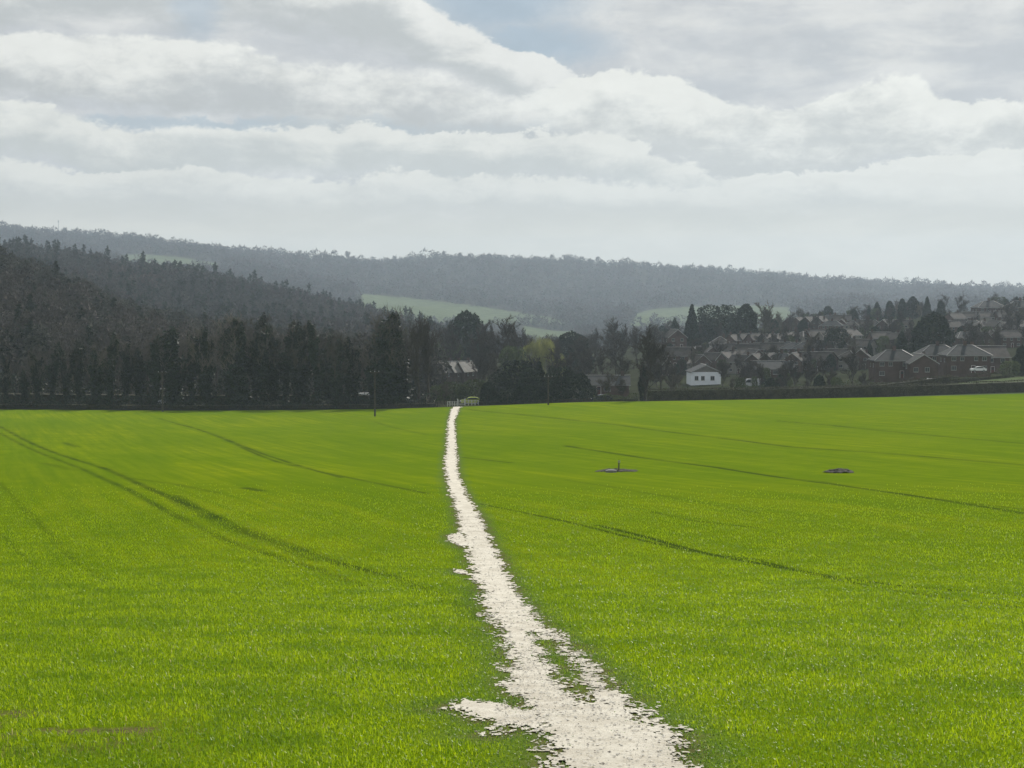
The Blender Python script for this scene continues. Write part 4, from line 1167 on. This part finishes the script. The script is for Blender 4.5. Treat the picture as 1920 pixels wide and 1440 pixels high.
# houses scattered up the village slope, roofs stepping in streets
styles = [sd_, sr, hr, fr, hp, sd_, fr]
streets = [  # u0, u1, D0, D1, step u, facing
    (1236, 1430, 415, 430, 24, 0.7), (1390, 1625, 405, 400, 25, -0.55), (1245, 1480, 460, 455, 23, -0.2), (1470, 1640, 450, 440, 22, -0.5),
    (1380, 1620, 505, 490, 22, 0.65), (1650, 1905, 470, 450, 27, 0.3), (1560, 1700, 560, 540, 20, -0.35), (1780, 1915, 520, 505, 22, 0.3), (1480, 1600, 600, 600, 19, -0.4), (1790, 1900, 570, 565, 19, 0.25),
    (1225, 1275, 540, 540, 20, -0.2),
]
hs = []
rq = random.Random(11)
for u0, u1, D0, D1, st, rz in streets:
    u = u0
    while u < u1:
        f = (u - u0) / (u1 - u0); D = D0 + (D1 - D0) * f + rq.uniform(-5, 5); hs.append((u, D, rz + rq.uniform(-.4, .3), rq.choice(styles))); u += st * rq.uniform(.85, 1.2)
kept = []
for u, D, rz, s in hs:
    if all(abs(u - a) > 13 or abs(D - b) > 12 for a, b, _, _ in kept) and abs(u - 1264) + abs(D - 500) > 15 and abs(u - 1350) + abs(D - 490) > 15 and abs(u - 1268) + abs(D - 420) > 15:
        kept.append((u, D, rz, s))
LM = [(1235, 640, 'village left end'), (1297, 640, 'slender conifer foot'), (1347, 650, 'ragged pine'), (1398, 660, 'shouldered evergreen'), (1432, 670, 'pale open crowned tree'),
      (1319, 700, 'white gabled house'), (1506, 640, 'square topped evergreen'), (1447, 700, 'dark roofed bungalow'), (1567, 650, 'ragged dark conifer'), (1600, 690, 'wide fuzzy bare tree'),
      (1644, 600, 'leftmost conifer spires'), (1711, 600, 'middle conifer spires'), (1764, 600, 'rightmost conifer spires'), (1749, 650, 'very large domed evergreen'), (1690, 660, 'small conifer by dome'),
      (1853, 600, 'highest roofs'), (1900, 640, 'village right edge'), (1552, 600, 'hazy round headed evergreen'), (1810, 650, 'domed evergreen right flank'), (1676, 700, 'leftmost front brick pair')]
def assign(items, fmt, group, cat):
    """items: (object, u, v, kindword): name each by its nearest landmark and rank there"""
    b = {}
    for it in items:
        k = min(LM, key=lambda l: abs(l[0] - it[1]) + 1.2 * abs(l[1] - it[2])); b.setdefault((it[3], k[2]), []).append(it)
    for (kw, lm), L in b.items():
        L.sort(key=lambda i: i[1])
        for n, it in enumerate(L):
            pos = '' if len(L) == 1 else (', %s of %s from left' % (ordinal(n + 1), ['', 'one', 'two', 'three', 'four', 'five', 'six', 'seven', 'eight', 'nine', 'ten', 'eleven', 'twelve'][min(len(L), 12)]))
            tag(it[0], fmt % (kw, lm) + pos, cat, group)
items = []
KW = {id(sd_): 'ridge roofed brick house', id(sr): 'ridge roofed cream house', id(hr): 'hipped cream house', id(fr): 'gable fronted brick house', id(hp): 'hipped brick pair'}
for u, D, rz, s in kept:
    x, y, z = at(u, D)
    o = s.place('brick_house' if s.a[5] == 'brick' else 'rendered_house', (x, y, z - 0.1), rz, '', None, 0.66)
    items.append((o, u, project(x, y, z + 4)[1], KW[id(s)]))
assign(items, '%s near the %s', 'houses up the village slope', 'house')

# trees and shrubs in the gardens
items = []
rq = random.Random(23)
n = 0
while n < 250:
    u = rq.uniform(1215, 1925); D = rq.choice([325, 345, 360, 385, 405, 440, 480, 530, 580, 630, 680]) + rq.uniform(-12, 12)
    if u > 1625 and D < 380: continue
    if abs(u - 1319) < 34 and D < 400: continue
    if any(abs(u - a) < 8 and abs(D - b) < 9 for a, b, _, _ in kept): continue
    n += 1
    k = rq.random(); h = rq.uniform(5, 10) if D > 400 else rq.uniform(3.5, 7.5)
    if k < .68: v, mt, nm, kw = BARE[n % 5], (BT if rq.random() < .7 else BP), 'bare_tree', 'bare brown garden tree'
    elif k < .8: v, mt, nm, kw = DOME[n % 2], CT, 'evergreen_tree', 'small dark evergreen'; h *= .7
    else: v, mt, nm, kw = PINE[n % 3], GT, 'garden_tree', 'olive green garden tree'; h *= .6
    if kw.startswith('bare') and mt is BP: kw = 'pale bare garden tree'
    x, y, z = at(u, D)
    t = tree_thing(nm, v, (x, y, z - .1), rq.uniform(0, 6), h / v['H'], mt, rq.uniform(.9, 1.3) if v['H'] > 11 else rq.uniform(.6, .9))
    items.append((t, u, project(x, y, z + h / 2)[1], kw))
items[-1:] = items[-1:]
assign(items, '%s near the %s', 'trees in the village gardens', 'tree')

# ------------------------------------------------------------------ hedges
def hedge(name, pts, h, w, label, dens=90, size=0.12, seed=1, trimmed=True, mat='hedge', group=None):
    r = np.random.default_rng(seed); P = np.array(pts, float); segL = np.hypot(*np.diff(P, axis=0).T); tot = segL.sum(); cum = np.concatenate([[0], np.cumsum(segL)])
    n = int(tot * dens); s = r.random(n) * tot; x = np.interp(s, cum, P[:, 0]); y = np.interp(s, cum, P[:, 1])
    hh = h * (1 + (0.08 if trimmed else 1.1) * (vnoise(s * .35, s * 0 + seed, 2) - .5) + (0.05 if trimmed else 0.6) * (vnoise(s * 1.1, s * 0 + seed, 3) - .5))
    side = r.random(n); zz = np.where(side < .45, hh * (0.95 + .07 * r.random(n)), hh * r.random(n)); yy = np.where(side < .45, (r.random(n) - .5) * w, np.where(r.random(n) < .75, -w / 2, w / 2) * (.9 + .2 * r.random(n)))
    ang = np.arctan2(P[-1, 1] - P[0, 1], P[-1, 0] - P[0, 0]); px, py = x - math.sin(ang) * yy, y + math.cos(ang) * yy
    V, Q = leaf_quads(np.stack([px, py, height(px, py) + zz], -1), size, r)
    # woody inside
    k = int(tot / 1.5) + 2; sc = np.linspace(0, tot, k); cx = np.interp(sc, cum, P[:, 0]); cy = np.interp(sc, cum, P[:, 1]); ch = h * (0.86 if trimmed else 0.35)
    cv = []
    for a, b in zip(cx, cy):
        for oy, oz in ((-.42, -.3), (-.40, 1), (.40, 1), (.42, -.3)):
            X_, Y_ = a - math.sin(ang) * oy * w, b + math.cos(ang) * oy * w
            cv.append((X_, Y_, float(height(X_, Y_)) + (ch if oz == 1 else -.3)))
    cq = []
    for i in range(k - 1):
        for j in range(4): cq.append((i * 4 + j, i * 4 + (j + 1) % 4, i * 4 + 4 + (j + 1) % 4, i * 4 + 4 + j))
    cq += [(0, 1, 2, 3), (4 * k - 1, 4 * k - 2, 4 * k - 3, 4 * k - 4)]
    me = mk(name, np.concatenate([V, np.array(cv)]), np.concatenate([Q, np.array(cq) + len(V)]), None, [M[mat], M['hedge_core']], np.concatenate([np.zeros(len(Q), int), np.ones(len(cq), int)]))
    o = link(name, me); tag(o, label, 'hedge', group); return o


def hp_(L): return [(xat(u, D, -14), D) for u, D in L]
hedge('hedge', hp_([(1214, 279), (1400, 279), (1640, 279), (2100, 279)]), 2.15, 1.7, 'long flat topped trimmed hedge along the right far edge of the field', 150, 0.10, 3)
hedge('hedge', hp_([(1216, 302), (1400, 302), (1640, 301), (1780, 300)]), 2.5, 1.5, 'second trimmed hedge running behind the first one below the houses', 110, 0.11, 4)
hedge('hedge', hp_([(1600, 318), (1700, 317), (1780, 316), (1890, 315)]), 1.6, 1.2, 'low garden hedge in front of the large front houses', 110, 0.10, 5, False)
hedge('undergrowth', hp_([(-260, 281.5), (200, 281.5), (500, 281.5), (818, 281)]), 1.7, 2.6, 'dark tangled undergrowth at the foot of the ivy clad trees', 150, 0.13, 6, False, 'ivy')
hedge('undergrowth', hp_([(898, 281), (1000, 281), (1108, 281)]), 1.8, 2.4, 'dark undergrowth at the foot of the evergreen clump', 170, 0.12, 7, False, 'ivy')
hedge('hedge', hp_([(1112, 283), (1160, 283), (1196, 282)]), 1.1, 1.4, 'low scruffy hedge in front of the dark car', 130, 0.11, 8, False, 'bush')

hedge('undergrowth', hp_([(-300, 294), (200, 294), (500, 294), (800, 294)]), 5.2, 3.5, 'tall dark thicket filling the gaps behind the ivy clad trees', 110, 0.22, 16, False, 'ivy')
hedge('hedge', hp_([(1235, 338), (1400, 336), (1500, 335), (1640, 334)]), 1.3, 1.2, 'scruffy garden hedge at the foot of the white gabled house', 110, 0.11, 17, False, 'bush')

# ------------------------------------------------------------------ poles and wires
def pole(u, vb, vt, D, lb, arm=1.6):
    x, y, z = at(u, D); h = z_at(vt, D) - z
    root = empty('utility_pole', (x, y, z), 0.12)
    m = MB(); m.bar((0, 0, -.5), (0, 0, h), .16, .11, 10); link('pole', m.data('pole', [M['pole']], True), root)
    m = MB(); m.box(-arm / 2, arm / 2, -.20, -.10, h - .55, h - .42)
    m.bar((-arm * .3, -.14, h - .5), (0, -.1, h - 1.2), .025, .025, 5); m.bar((arm * .3, -.14, h - .5), (0, -.1, h - 1.2), .025, .025, 5)
    link('crossarm', m.data('crossarm', [M['pole']]), root)
    for sx in (-arm / 2 + .12, 0.0, arm / 2 - .12):
        m = MB(); m.bar((sx, -.15, h - .42), (sx, -.15, h - .34), .03, .03, 8); m.bar((sx, -.15, h - .34), (sx, -.15, h - .22), .07, .05, 8); link('insulator', m.data('insulator', [M['metal']], True), root)
    tag(root, lb, 'utility pole', 'wooden utility poles near the far edge of the field')
    return [Vector((x + sx * math.cos(.12), y - .15, z + h - .22)) for sx in (-arm / 2 + .12, 0.0, arm / 2 - .12)]
pA = pole(305, 772, 694, 272, 'pale utility pole against the ivy clad trees, leftmost of the three')
pB = pole(703, 778, 693, 246, 'dark utility pole standing out in the crop left of the path end')
pC = pole(1028, 763, 702, 268, 'slim pale utility pole in front of the dark evergreen clump')
far_l = [Vector((xat(-180, 300, -8) + i * .7, 300, z_at(688, 300))) for i in range(3)]
def wires(a, b, sag, lb):
    m = MB()
    for p, q in zip(a, b):
        pr = None
        for i in range(13):
            t = i / 12; c = p.lerp(q, t); c.z -= sag * 4 * t * (1 - t)
            if pr: m.bar(tuple(pr), tuple(c), .009, .009, 3)
            pr = c
    tag(link('overhead_wires', m.data('overhead_wires', [M['wire']])), lb, 'wires')
wires(far_l, pA, 1.2, 'overhead wires running left from the leftmost utility pole')
wires(pA, pB, 1.0, 'overhead wires sagging between the leftmost pole and the pole in the crop')
wires(pB, pC, 1.0, 'overhead wires sagging from the pole in the crop to the pole by the evergreens')

# ------------------------------------------------------------------ marker post and bare patches in the field
def mound(name, u, v, wx, wy, h, lb, seed, post=False):
    x0, y0, z0 = ground(u, v); n = 46; r = []
    V = []; Q = []
    for i in range(n):
        for j in range(n):
            a = (i / (n - 1) - .5) * 2; b = (j / (n - 1) - .5) * 2
            x = x0 + a * wx; y = y0 + b * wy; q = max(0, 1 - a * a - b * b * 1.1)
            lump = float(vnoise(np.array([a * 4 + seed]), np.array([b * 4.0]), seed)[0]); f = float(vnoise(np.array([a * 13 + seed]), np.array([b * 11.0]), seed + 1)[0])
            V.append((x, y, float(height(x, y)) + h * q ** .8 * (.4 + .9 * lump) + .10 * q * f - .03 * (q <= .1) + 0.004))
    for i in range(n - 1):
        for j in range(n - 1):
            a = ((i + .5) / (n - 1) - .5) * 2; b = ((j + .5) / (n - 1) - .5) * 2
            if a * a + b * b * 1.1 + .5 * (float(vnoise(np.array([a * 6 + seed]), np.array([b * 6.]), 4)[0]) - .5) < .85: Q.append((i * n + j, (i + 1) * n + j, (i + 1) * n + j + 1, i * n + j + 1))
    tag(link(name, mk(name, V, Q, None, [M['soil']], smooth=True)), lb, 'soil patch', 'bare soil patches in the crop')
    return x0, y0, z0
x0, y0, z0 = mound('soil_patch', 1156, 884, 1.85, 1.1, .14, 'long bare soil patch in the crop around the short marker post', 2)
mound('soil_patch', 1572, 886, 1.3, 1.0, .22, 'small bare soil hump in the crop on the right, without a post', 3)
m = MB(); root = empty('marker_post', (xat(1160, y0 - .6, z0), y0 - .6, float(height(x0, y0 - .6)) + .12))
m.bar((0, 0, -.2), (.02, 0, .72), .055, .05, 8); link('post', m.data('post', [M['wood']]), root)
m = MB(); m.box(-.055, .10, -.07, -.055, .58, .74); link('marker_plate', m.data('marker_plate', [M['metal']]), root)
tag(root, 'short upright marker post on the bare soil patch right of the path', 'post')
m = MB(); x1, y1 = x0 - .5, y0 - 1.4; z1 = float(height(x1, y1)); m.bar((x1, y1, z1 - .1), (x1, y1, z1 + .16), .42, .42, 20); m.bar((x1, y1, z1 + .16), (x1, y1, z1 + .2), .30, .28, 20)
m.add([(x1 + .42 * math.cos(i * math.pi / 10), y1 + .42 * math.sin(i * math.pi / 10), z1 + .161) for i in range(20)] + [(x1, y1, z1 + .161)], T=[(i, (i + 1) % 20, 20) for i in range(20)])
m.add([(x1 + .28 * math.cos(i * math.pi / 10), y1 + .28 * math.sin(i * math.pi / 10), z1 + .201) for i in range(20)] + [(x1, y1, z1 + .201)], T=[(i, (i + 1) % 20, 20) for i in range(20)])
tag(link('inspection_cover', m.data('inspection_cover', [M['concrete']])), 'pale round concrete cover at the foot of the marker post', 'cover')

M['rail'] = princ('flaking_white_paint', (0.42, 0.42, 0.39), 0.6, 0.3, 0.4, 4.0)
# ------------------------------------------------------------------ gate and rails at the end of the path
def rails(u0, u1, D, hgt, lb, mat, n, nrail=2, nm='white_railing'):
    x0 = xat(u0, D, -16); x1 = xat(u1, D, -16); z = float(height((x0 + x1) / 2, D)); root = empty(nm, ((x0 + x1) / 2, D, z)); L = (x1 - x0) / 2
    for i in range(n):
        m = MB(); x = -L + 2 * L * i / (n - 1); m.box(x - .06, x + .06, -.06, .06, -.3, hgt * (1 + .04 * (i % 2))); link('post', m.data('post', [M[mat]]), root)
    for k in range(nrail):
        m = MB(); zz = hgt * (k + 1) / (nrail + .35); m.box(-L, L, -.085, -.062, zz - .06, zz + .05); link('rail', m.data('rail', [M[mat]]), root)
    tag(root, lb, 'railing'); return root
rails(839, 857, 279.0, 0.95, 'white railing across the end of the chalk path', 'rail', 5, 2)
r_ = rails(872, 897, 280.5, 1.0, 'white railing right of the path end below the lime green car', 'rail', 5, 2); 
rails(822, 836, 279.5, 1.0, 'weathered wooden rails left of the path end', 'wood', 3, 2, 'wooden_railing')
gx = xat(865, 279.5, -16); gz = float(height(gx, 279.5))
g = empty('kissing_gate', (gx, 279.5, gz), 0.45)
for sx in (-.75, .75):
    m = MB(); m.box(sx - .08, sx + .08, -.08, .08, -.3, 1.35); link('gate_post', m.data('gate_post', [M['rail']]), g)
m = MB()
for k in range(4): m.box(-.67, .67, -.03, .03, .2 + k * .28, .27 + k * .28)
m.box(-.67, -.6, -.035, .035, .2, 1.12); m.box(.6, .67, -.035, .035, .2, 1.12)
link('gate_leaf', m.data('gate_leaf', [M['rail']]), g); tag(g, 'white barred gate between the two white railings at the path end', 'gate')


# ------------------------------------------------------------------ vehicles
def vehicle(name, loc, rz, paint, label, kind='car', sc=1.0):
    root = empty(name, loc, rz, sc)
    if kind == 'car':
        body = [(-2.05, .35), (-2.08, .62), (-1.95, .88), (-1.2, .96), (1.35, .98), (2.0, .92), (2.08, .6), (2.02, .32)]
        cab = [(-1.25, .95), (-.62, 1.38), (-.1, 1.46), (.75, 1.44), (1.3, 1.30), (1.72, .97)]
        gl = [(-1.02, .99), (-.55, 1.31), (-.1, 1.37), (.72, 1.35), (1.15, 1.24), (1.48, 1.0)]; W = .85; wb = (-1.28, 1.28); R = .31
    else:
        body = [(-2.6, .4), (-2.65, .85), (-2.3, 1.15), (-1.7, 1.75), (-1.4, 2.05), (2.5, 2.1), (2.6, 1.9), (2.6, .4)]
        cab = None; gl = [(-2.05, 1.2), (-1.6, 1.7), (-1.25, 1.88), (-.7, 1.88), (-.7, 1.2)]; W = .95; wb = (-1.7, 1.55); R = .34
    m = MB(); m.extrude(body, -W, W)
    if cab: m.extrude(cab, -W * .86, W * .86)
    link('body', m.data('body', [M[paint]]), root)
    for s in (-1, 1):
        m = MB(); y = s * (W * .865 if cab else W + .004); m.extrude(gl, min(y, y - s * .02), max(y, y - s * .02)) if False else m.extrude(gl, y, y + s * .012); link('side_window', m.data('side_window', [M['glass']]), root)
    if cab:
        m = MB(); m.add([(-1.27, -.66, 1.0), (-1.27, .66, 1.0), (-.68, .60, 1.39), (-.68, -.60, 1.39)], [(0, 1, 2, 3)]); link('windscreen', m.data('windscreen', [M['glass']]), root)
        m = MB(); m.add([(1.735, -.66, 1.0), (1.735, .66, 1.0), (1.34, .6, 1.30), (1.34, -.6, 1.30)], [(0, 1, 2, 3)]); link('rear_window', m.data('rear_window', [M['glass']]), root)
    else:
        m = MB(); m.add([(-2.31, -.8, 1.19), (-2.31, .8, 1.19), (-1.74, .75, 1.75), (-1.74, -.75, 1.75)], [(0, 1, 2, 3)]); link('windscreen', m.data('windscreen', [M['glass']]), root)
    for wx in wb:
        for s in (-1, 1):
            m = MB(); y0_, y1_ = s * (W - .18), s * (W + .02); k = 20
            ring = [(wx + R * math.cos(i * 2 * math.pi / k), R + R * math.sin(i * 2 * math.pi / k)) for i in range(k)]; m.extrude(ring, min(y0_, y1_), max(y0_, y1_))
            w_ = link('wheel', m.data('wheel', [M['rubber']]), root)
            m = MB(); ring = [(wx + R * .6 * math.cos(i * 2 * math.pi / k), R + R * .6 * math.sin(i * 2 * math.pi / k)) for i in range(k)]; yy = s * (W + .03); m.extrude(ring, min(y1_, yy), max(y1_, yy)); link('rim', m.data('rim', [M['metal']]), w_)
    for y in (-.6, .6):
        m = MB(); m.box(-(2.10 if cab else 2.67), -(2.02 if cab else 2.6), y - .17, y + .17, .62, .78); link('headlight', m.data('headlight', [M['white']]), root)
    tag(root, label, 'van' if kind == 'van' else 'car'); return root
def vloc(u, D): x, y, z = at(u, D); return (x, y, z)
vehicle('parked_car', vloc(884, 286), 0.08, 'car_lime', 'lime green car parked behind the white railing at the path end')
vehicle('parked_car', vloc(1128, 287), 0.05, 'car_dark', 'dark car with sunlit roof parked at the field edge left of the big forked tree')
vehicle('parked_van', vloc(1412, 352), 0.0, 'car_silver', 'long silver van behind the hedge right of the white gabled house', 'van')
vehicle('parked_car', (xat(1834, 326, -13), 326, z_at(697, 326)), 0.0, 'car_whitec', 'bright white car in front of the brick houses near the grass bank', 'car', 0.8)
vehicle('parked_van', vloc(683, 299), 0.1, 'car_whitec', 'white van glimpsed between the ivy clad trees left of the dark utility pole', 'van')
vehicle('parked_car', vloc(313, 292), 0.1, 'car_silver', 'silver car glimpsed under the trees at the foot of the leftmost utility pole')
vehicle('parked_car', vloc(1742, 322), 0.1, 'car_silver', 'silver car in front of the brick pair under the domed evergreen')

# mast on the far left skyline
x, y, z = at(110, 2790); m = MB()
m.bar((0, 0, 0), (0, 0, 27), .8, .35, 6); m.bar((0, 0, 27), (0, 0, 31), 1.1, .9, 6)
o = link('radio_mast', m.data('radio_mast', [M['metal']]), None, (x, y, z)); tag(o, 'thin radio mast on the far left skyline', 'mast')

# ------------------------------------------------------------------ woods on the hills: far off, each reads as one mass
def lite_tree(seed, kind, H, W, n, size):
    r = np.random.default_rng(seed)
    if kind == 'bare':
        th = r.random(n) * 6.283; ph = r.random(n); q = r.random(n) ** .45
        R = W / 2 * q * np.sqrt(np.clip(1 - (2 * ph - 1) ** 2, .05, 1)) * (.7 + .6 * vnoise(th * 1.3 + seed, ph * 4, seed)); z = H * (.28 + .72 * ph) * (.9 + .2 * vnoise(th, ph * 0 + seed, seed + 1))
        d = np.stack([np.cos(th) * .8, np.sin(th) * .8, .5 + r.normal(0, .5, n)], -1); L = size * (.6 + r.random(n)) * .9
        P = np.stack([R * np.cos(th), R * np.sin(th), z], -1); s = r.normal(0, 1, (n, 3)); s[:, 2] *= .3; s /= np.linalg.norm(s, axis=1, keepdims=True); s *= (size * .24)
        V = np.stack([P - s, P + s, P + d * L[:, None]], 1).reshape(-1, 3); T = np.arange(n * 3).reshape(-1, 3)
    else:
        h = r.random(n); th = r.random(n) * 6.283; R = (1 - h) ** .8 * W / 2 * (.7 + .5 * r.random(n)) if kind == 'cone' else np.sqrt(np.clip(1 - h ** 2.4, 0, 1)) * W / 2 * (.6 + .5 * vnoise(th * 2 + seed, h * 5, seed))
        P = np.stack([R * np.cos(th), R * np.sin(th), H * (.05 + .95 * h)], -1); a = r.normal(0, 1, (n, 3)) * size * .6; b = r.normal(0, 1, (n, 3)) * size * .6
        V = np.stack([P - a, P + b, P + a], 1).reshape(-1, 3); T = np.arange(n * 3).reshape(-1, 3)
    # trunk
    tv = np.array([[-.018 * H, 0, -1], [.018 * H, 0, -1], [0, 0, H * .8], [0, -.018 * H, -1], [0, .018 * H, -1], [0, 0, H * .8]])
    return np.concatenate([V, tv]), np.concatenate([T, np.array([[0, 1, 2], [3, 4, 5]]) + len(V)])


def bake(name, X, Y, variants, pick, scale, seed, mats, matpick):
    r = np.random.default_rng(seed); Z = height(X, Y); Vs, Ts, Ms = [], [], []; off = 0
    for k, (V, T) in enumerate(variants):
        i = np.where(pick == k)[0]; n = len(i)
        if n == 0: continue
        a = r.random(n) * 6.283; c, s = np.cos(a)[:, None], np.sin(a)[:, None]; sc = scale[i][:, None]
        x = (V[None, :, 0] * c - V[None, :, 1] * s) * sc + X[i][:, None]; y = (V[None, :, 0] * s + V[None, :, 1] * c) * sc + Y[i][:, None]; z = V[None, :, 2] * sc + Z[i][:, None]
        Vs.append(np.stack([x, y, z], -1).reshape(-1, 3)); Ts.append((T[None] + (np.arange(n) * len(V))[:, None, None] + off).reshape(-1, 3)); off += n * len(V)
        Ms.append(np.repeat(matpick[i], len(T)))
    return link(name, mk(name, np.concatenate(Vs), None, np.concatenate(Ts), mats, None, np.concatenate(Ms)))


def wood(name, u0, u1, D0, D1, n, variants, probs, sc0, sc1, seed, label, mats, mprob, keep=None):
    r = np.random.default_rng(seed); D = D0 + (D1 - D0) * r.random(n); u = u0 + (u1 - u0) * r.random(n)
    X = xat(u, D, 0); Z = height(X, D)
    uu, vv = project(X, D, Z); ok = zone(X, D, Z) == 0
    if keep is not None: ok &= keep(uu, vv, D)
    X, D = X[ok], D[ok]; n = len(X)
    pick = r.choice(len(variants), n, p=probs); sc = sc0 + (sc1 - sc0) * r.random(n)
    if D1 > 2000: sc *= 0.78 + 0.45 * vnoise(X * .017, D * .011, 5) ** 1.3
    # kinds grow in groups
    g = vnoise(X * .02 + seed, D * .02, seed); mp = np.where(g > .55, 1, 0); mp = np.where(r.random(n) < .25, r.integers(0, len(mats), n), mp)
    ev = np.isin(pick, [i for i, v in enumerate(variants) if i >= mprob]); mp = np.where(ev, len(mats) - 1, np.minimum(mp, len(mats) - 2))
    print(name, n)
    o = bake(name, X, D, variants, pick, sc, seed, mats, mp); tag(o, label, 'woodland', kind='stuff'); return o


wm = [princ('wood_twigs_brown', (0.050, 0.040, 0.036), .95, .1, .5, .015), princ('wood_twigs_grey', (0.052, 0.050, 0.043), .95, .1, .3, .03), princ('wood_evergreen', (0.024, 0.033, 0.022), .9, .1, .3, .03)]
nv = [lite_tree(i, 'bare' if i % 2 else 'dome', 14, 9, 560, .65) for i in range(4)] + [lite_tree(9, 'cone', 15, 5, 260, .8), lite_tree(10, 'dome', 11, 8, 300, .8)]
nm_ = [princ('near_twigs_brown', (0.078, 0.069, 0.062), .95, .1, .3, .03), princ('near_twigs_grey', (0.074, 0.074, 0.062), .95, .1, .3, .03), wm[2]]
wood('near_wood', -420, 830, 330, 585, 1500, nv, [.2, .2, .2, .2, .12, .08], .6, 1.0, 1, 'dark leafless wood on the near slope rising to the left behind the tree row', nm_, 4)
mv = [lite_tree(20 + i, 'bare' if i % 2 else 'dome', 14, 10, 150, 1.15) for i in range(4)] + [lite_tree(30, 'cone', 17, 5.5, 120, 1.2), lite_tree(31, 'dome', 12, 9, 120, 1.2), lite_tree(32, 'cone', 20, 6, 130, 1.2)]
wood('middle_wood', -420, 900, 640, 1120, 4200, mv, [.19, .19, .19, .19, .10, .09, .05], .75, 1.1, 2, 'hazy mixed wood with pointed conifers on the middle ridge', wm, 4)
wood('valley_wood', 800, 2100, 850, 1650, 3300, mv, [.22, .22, .22, .22, .02, .10, .0], .5, .85, 3, 'pale hazy trees and hedgerows across the valley bottom beyond the village', wm, 4)
fv = [lite_tree(40 + i, 'dome', 13 + 3 * (i % 2), 13 + 3 * (i % 3), 60, 1.7) for i in range(4)] + [lite_tree(50, 'dome', 12, 11, 34, 2.2)]
wood('far_wood', -420, 2350, 1680, 3050, 15000, fv, [.14, .14, .14, .14, .44], .6, 1.25, 4, 'long grey blue wooded ridge across the horizon', wm, 4)

# single trees that stand up on the skyline of the far ridge
SKY = [bare_variant(260 + i, 14.0, 0.34, 8, 0.5, 1500, 1.0, 0.18, 0.3) for i in range(4)]
sk = [40, 58, 122, 160, 205, 232, 262, 288, 312, 345, 372, 412, 452, 505, 560, 598, 634, 652, 662, 740, 790, 832, 862, 884, 905, 938, 1012, 1035, 1060, 1120, 1165, 1240, 1392, 1470, 1532, 1640, 1712, 1768, 1815, 1853, 1890]
for i, u in enumerate(sk):
    v = SKY[i % 4]; x, y, z = at(u, 2800 + 10 * (i % 3)); hh = (13 + 5 * ((i * 7) % 5) / 4) * (1.35 if u == 652 else 1.0)
    t = tree_thing('bare_tree', v, (x, y, z), i * 1.7, (hh + 4) / v['H'], BT, 1.0)
    if u == 652: tag(t, 'largest open crowned bare tree of the far skyline, above the left half', 'tree', 'open crowned trees on the far skyline'); continue
    tag(t, 'open crowned bare tree on the far ridge skyline, %s from the left' % ordinal(i + 1), 'tree', 'open crowned trees on the far skyline')

# ------------------------------------------------------------------ haze: one closed box of thin air
m = bpy.data.materials.new('haze'); m.use_nodes = True; t = m.node_tree; t.nodes.clear()
pv = t.nodes.new('ShaderNodeVolumePrincipled'); pv.inputs['Color'].default_value = (0.70, 0.83, 0.98, 1); pv.inputs['Density'].default_value = 0.00015; pv.inputs['Anisotropy'].default_value = 0.3
out = t.nodes.new('ShaderNodeOutputMaterial'); t.links.new(pv.outputs[0], out.inputs['Volume'])
m.volume_intersection_method if hasattr(m, 'volume_intersection_method') else None
hb = MB(); hb.box(-5200, 5200, -60, 4600, -45, 215)
tag(link('haze', hb.data('haze', [m])), 'thin pale blue haze filling the valley', 'haze', kind='stuff')
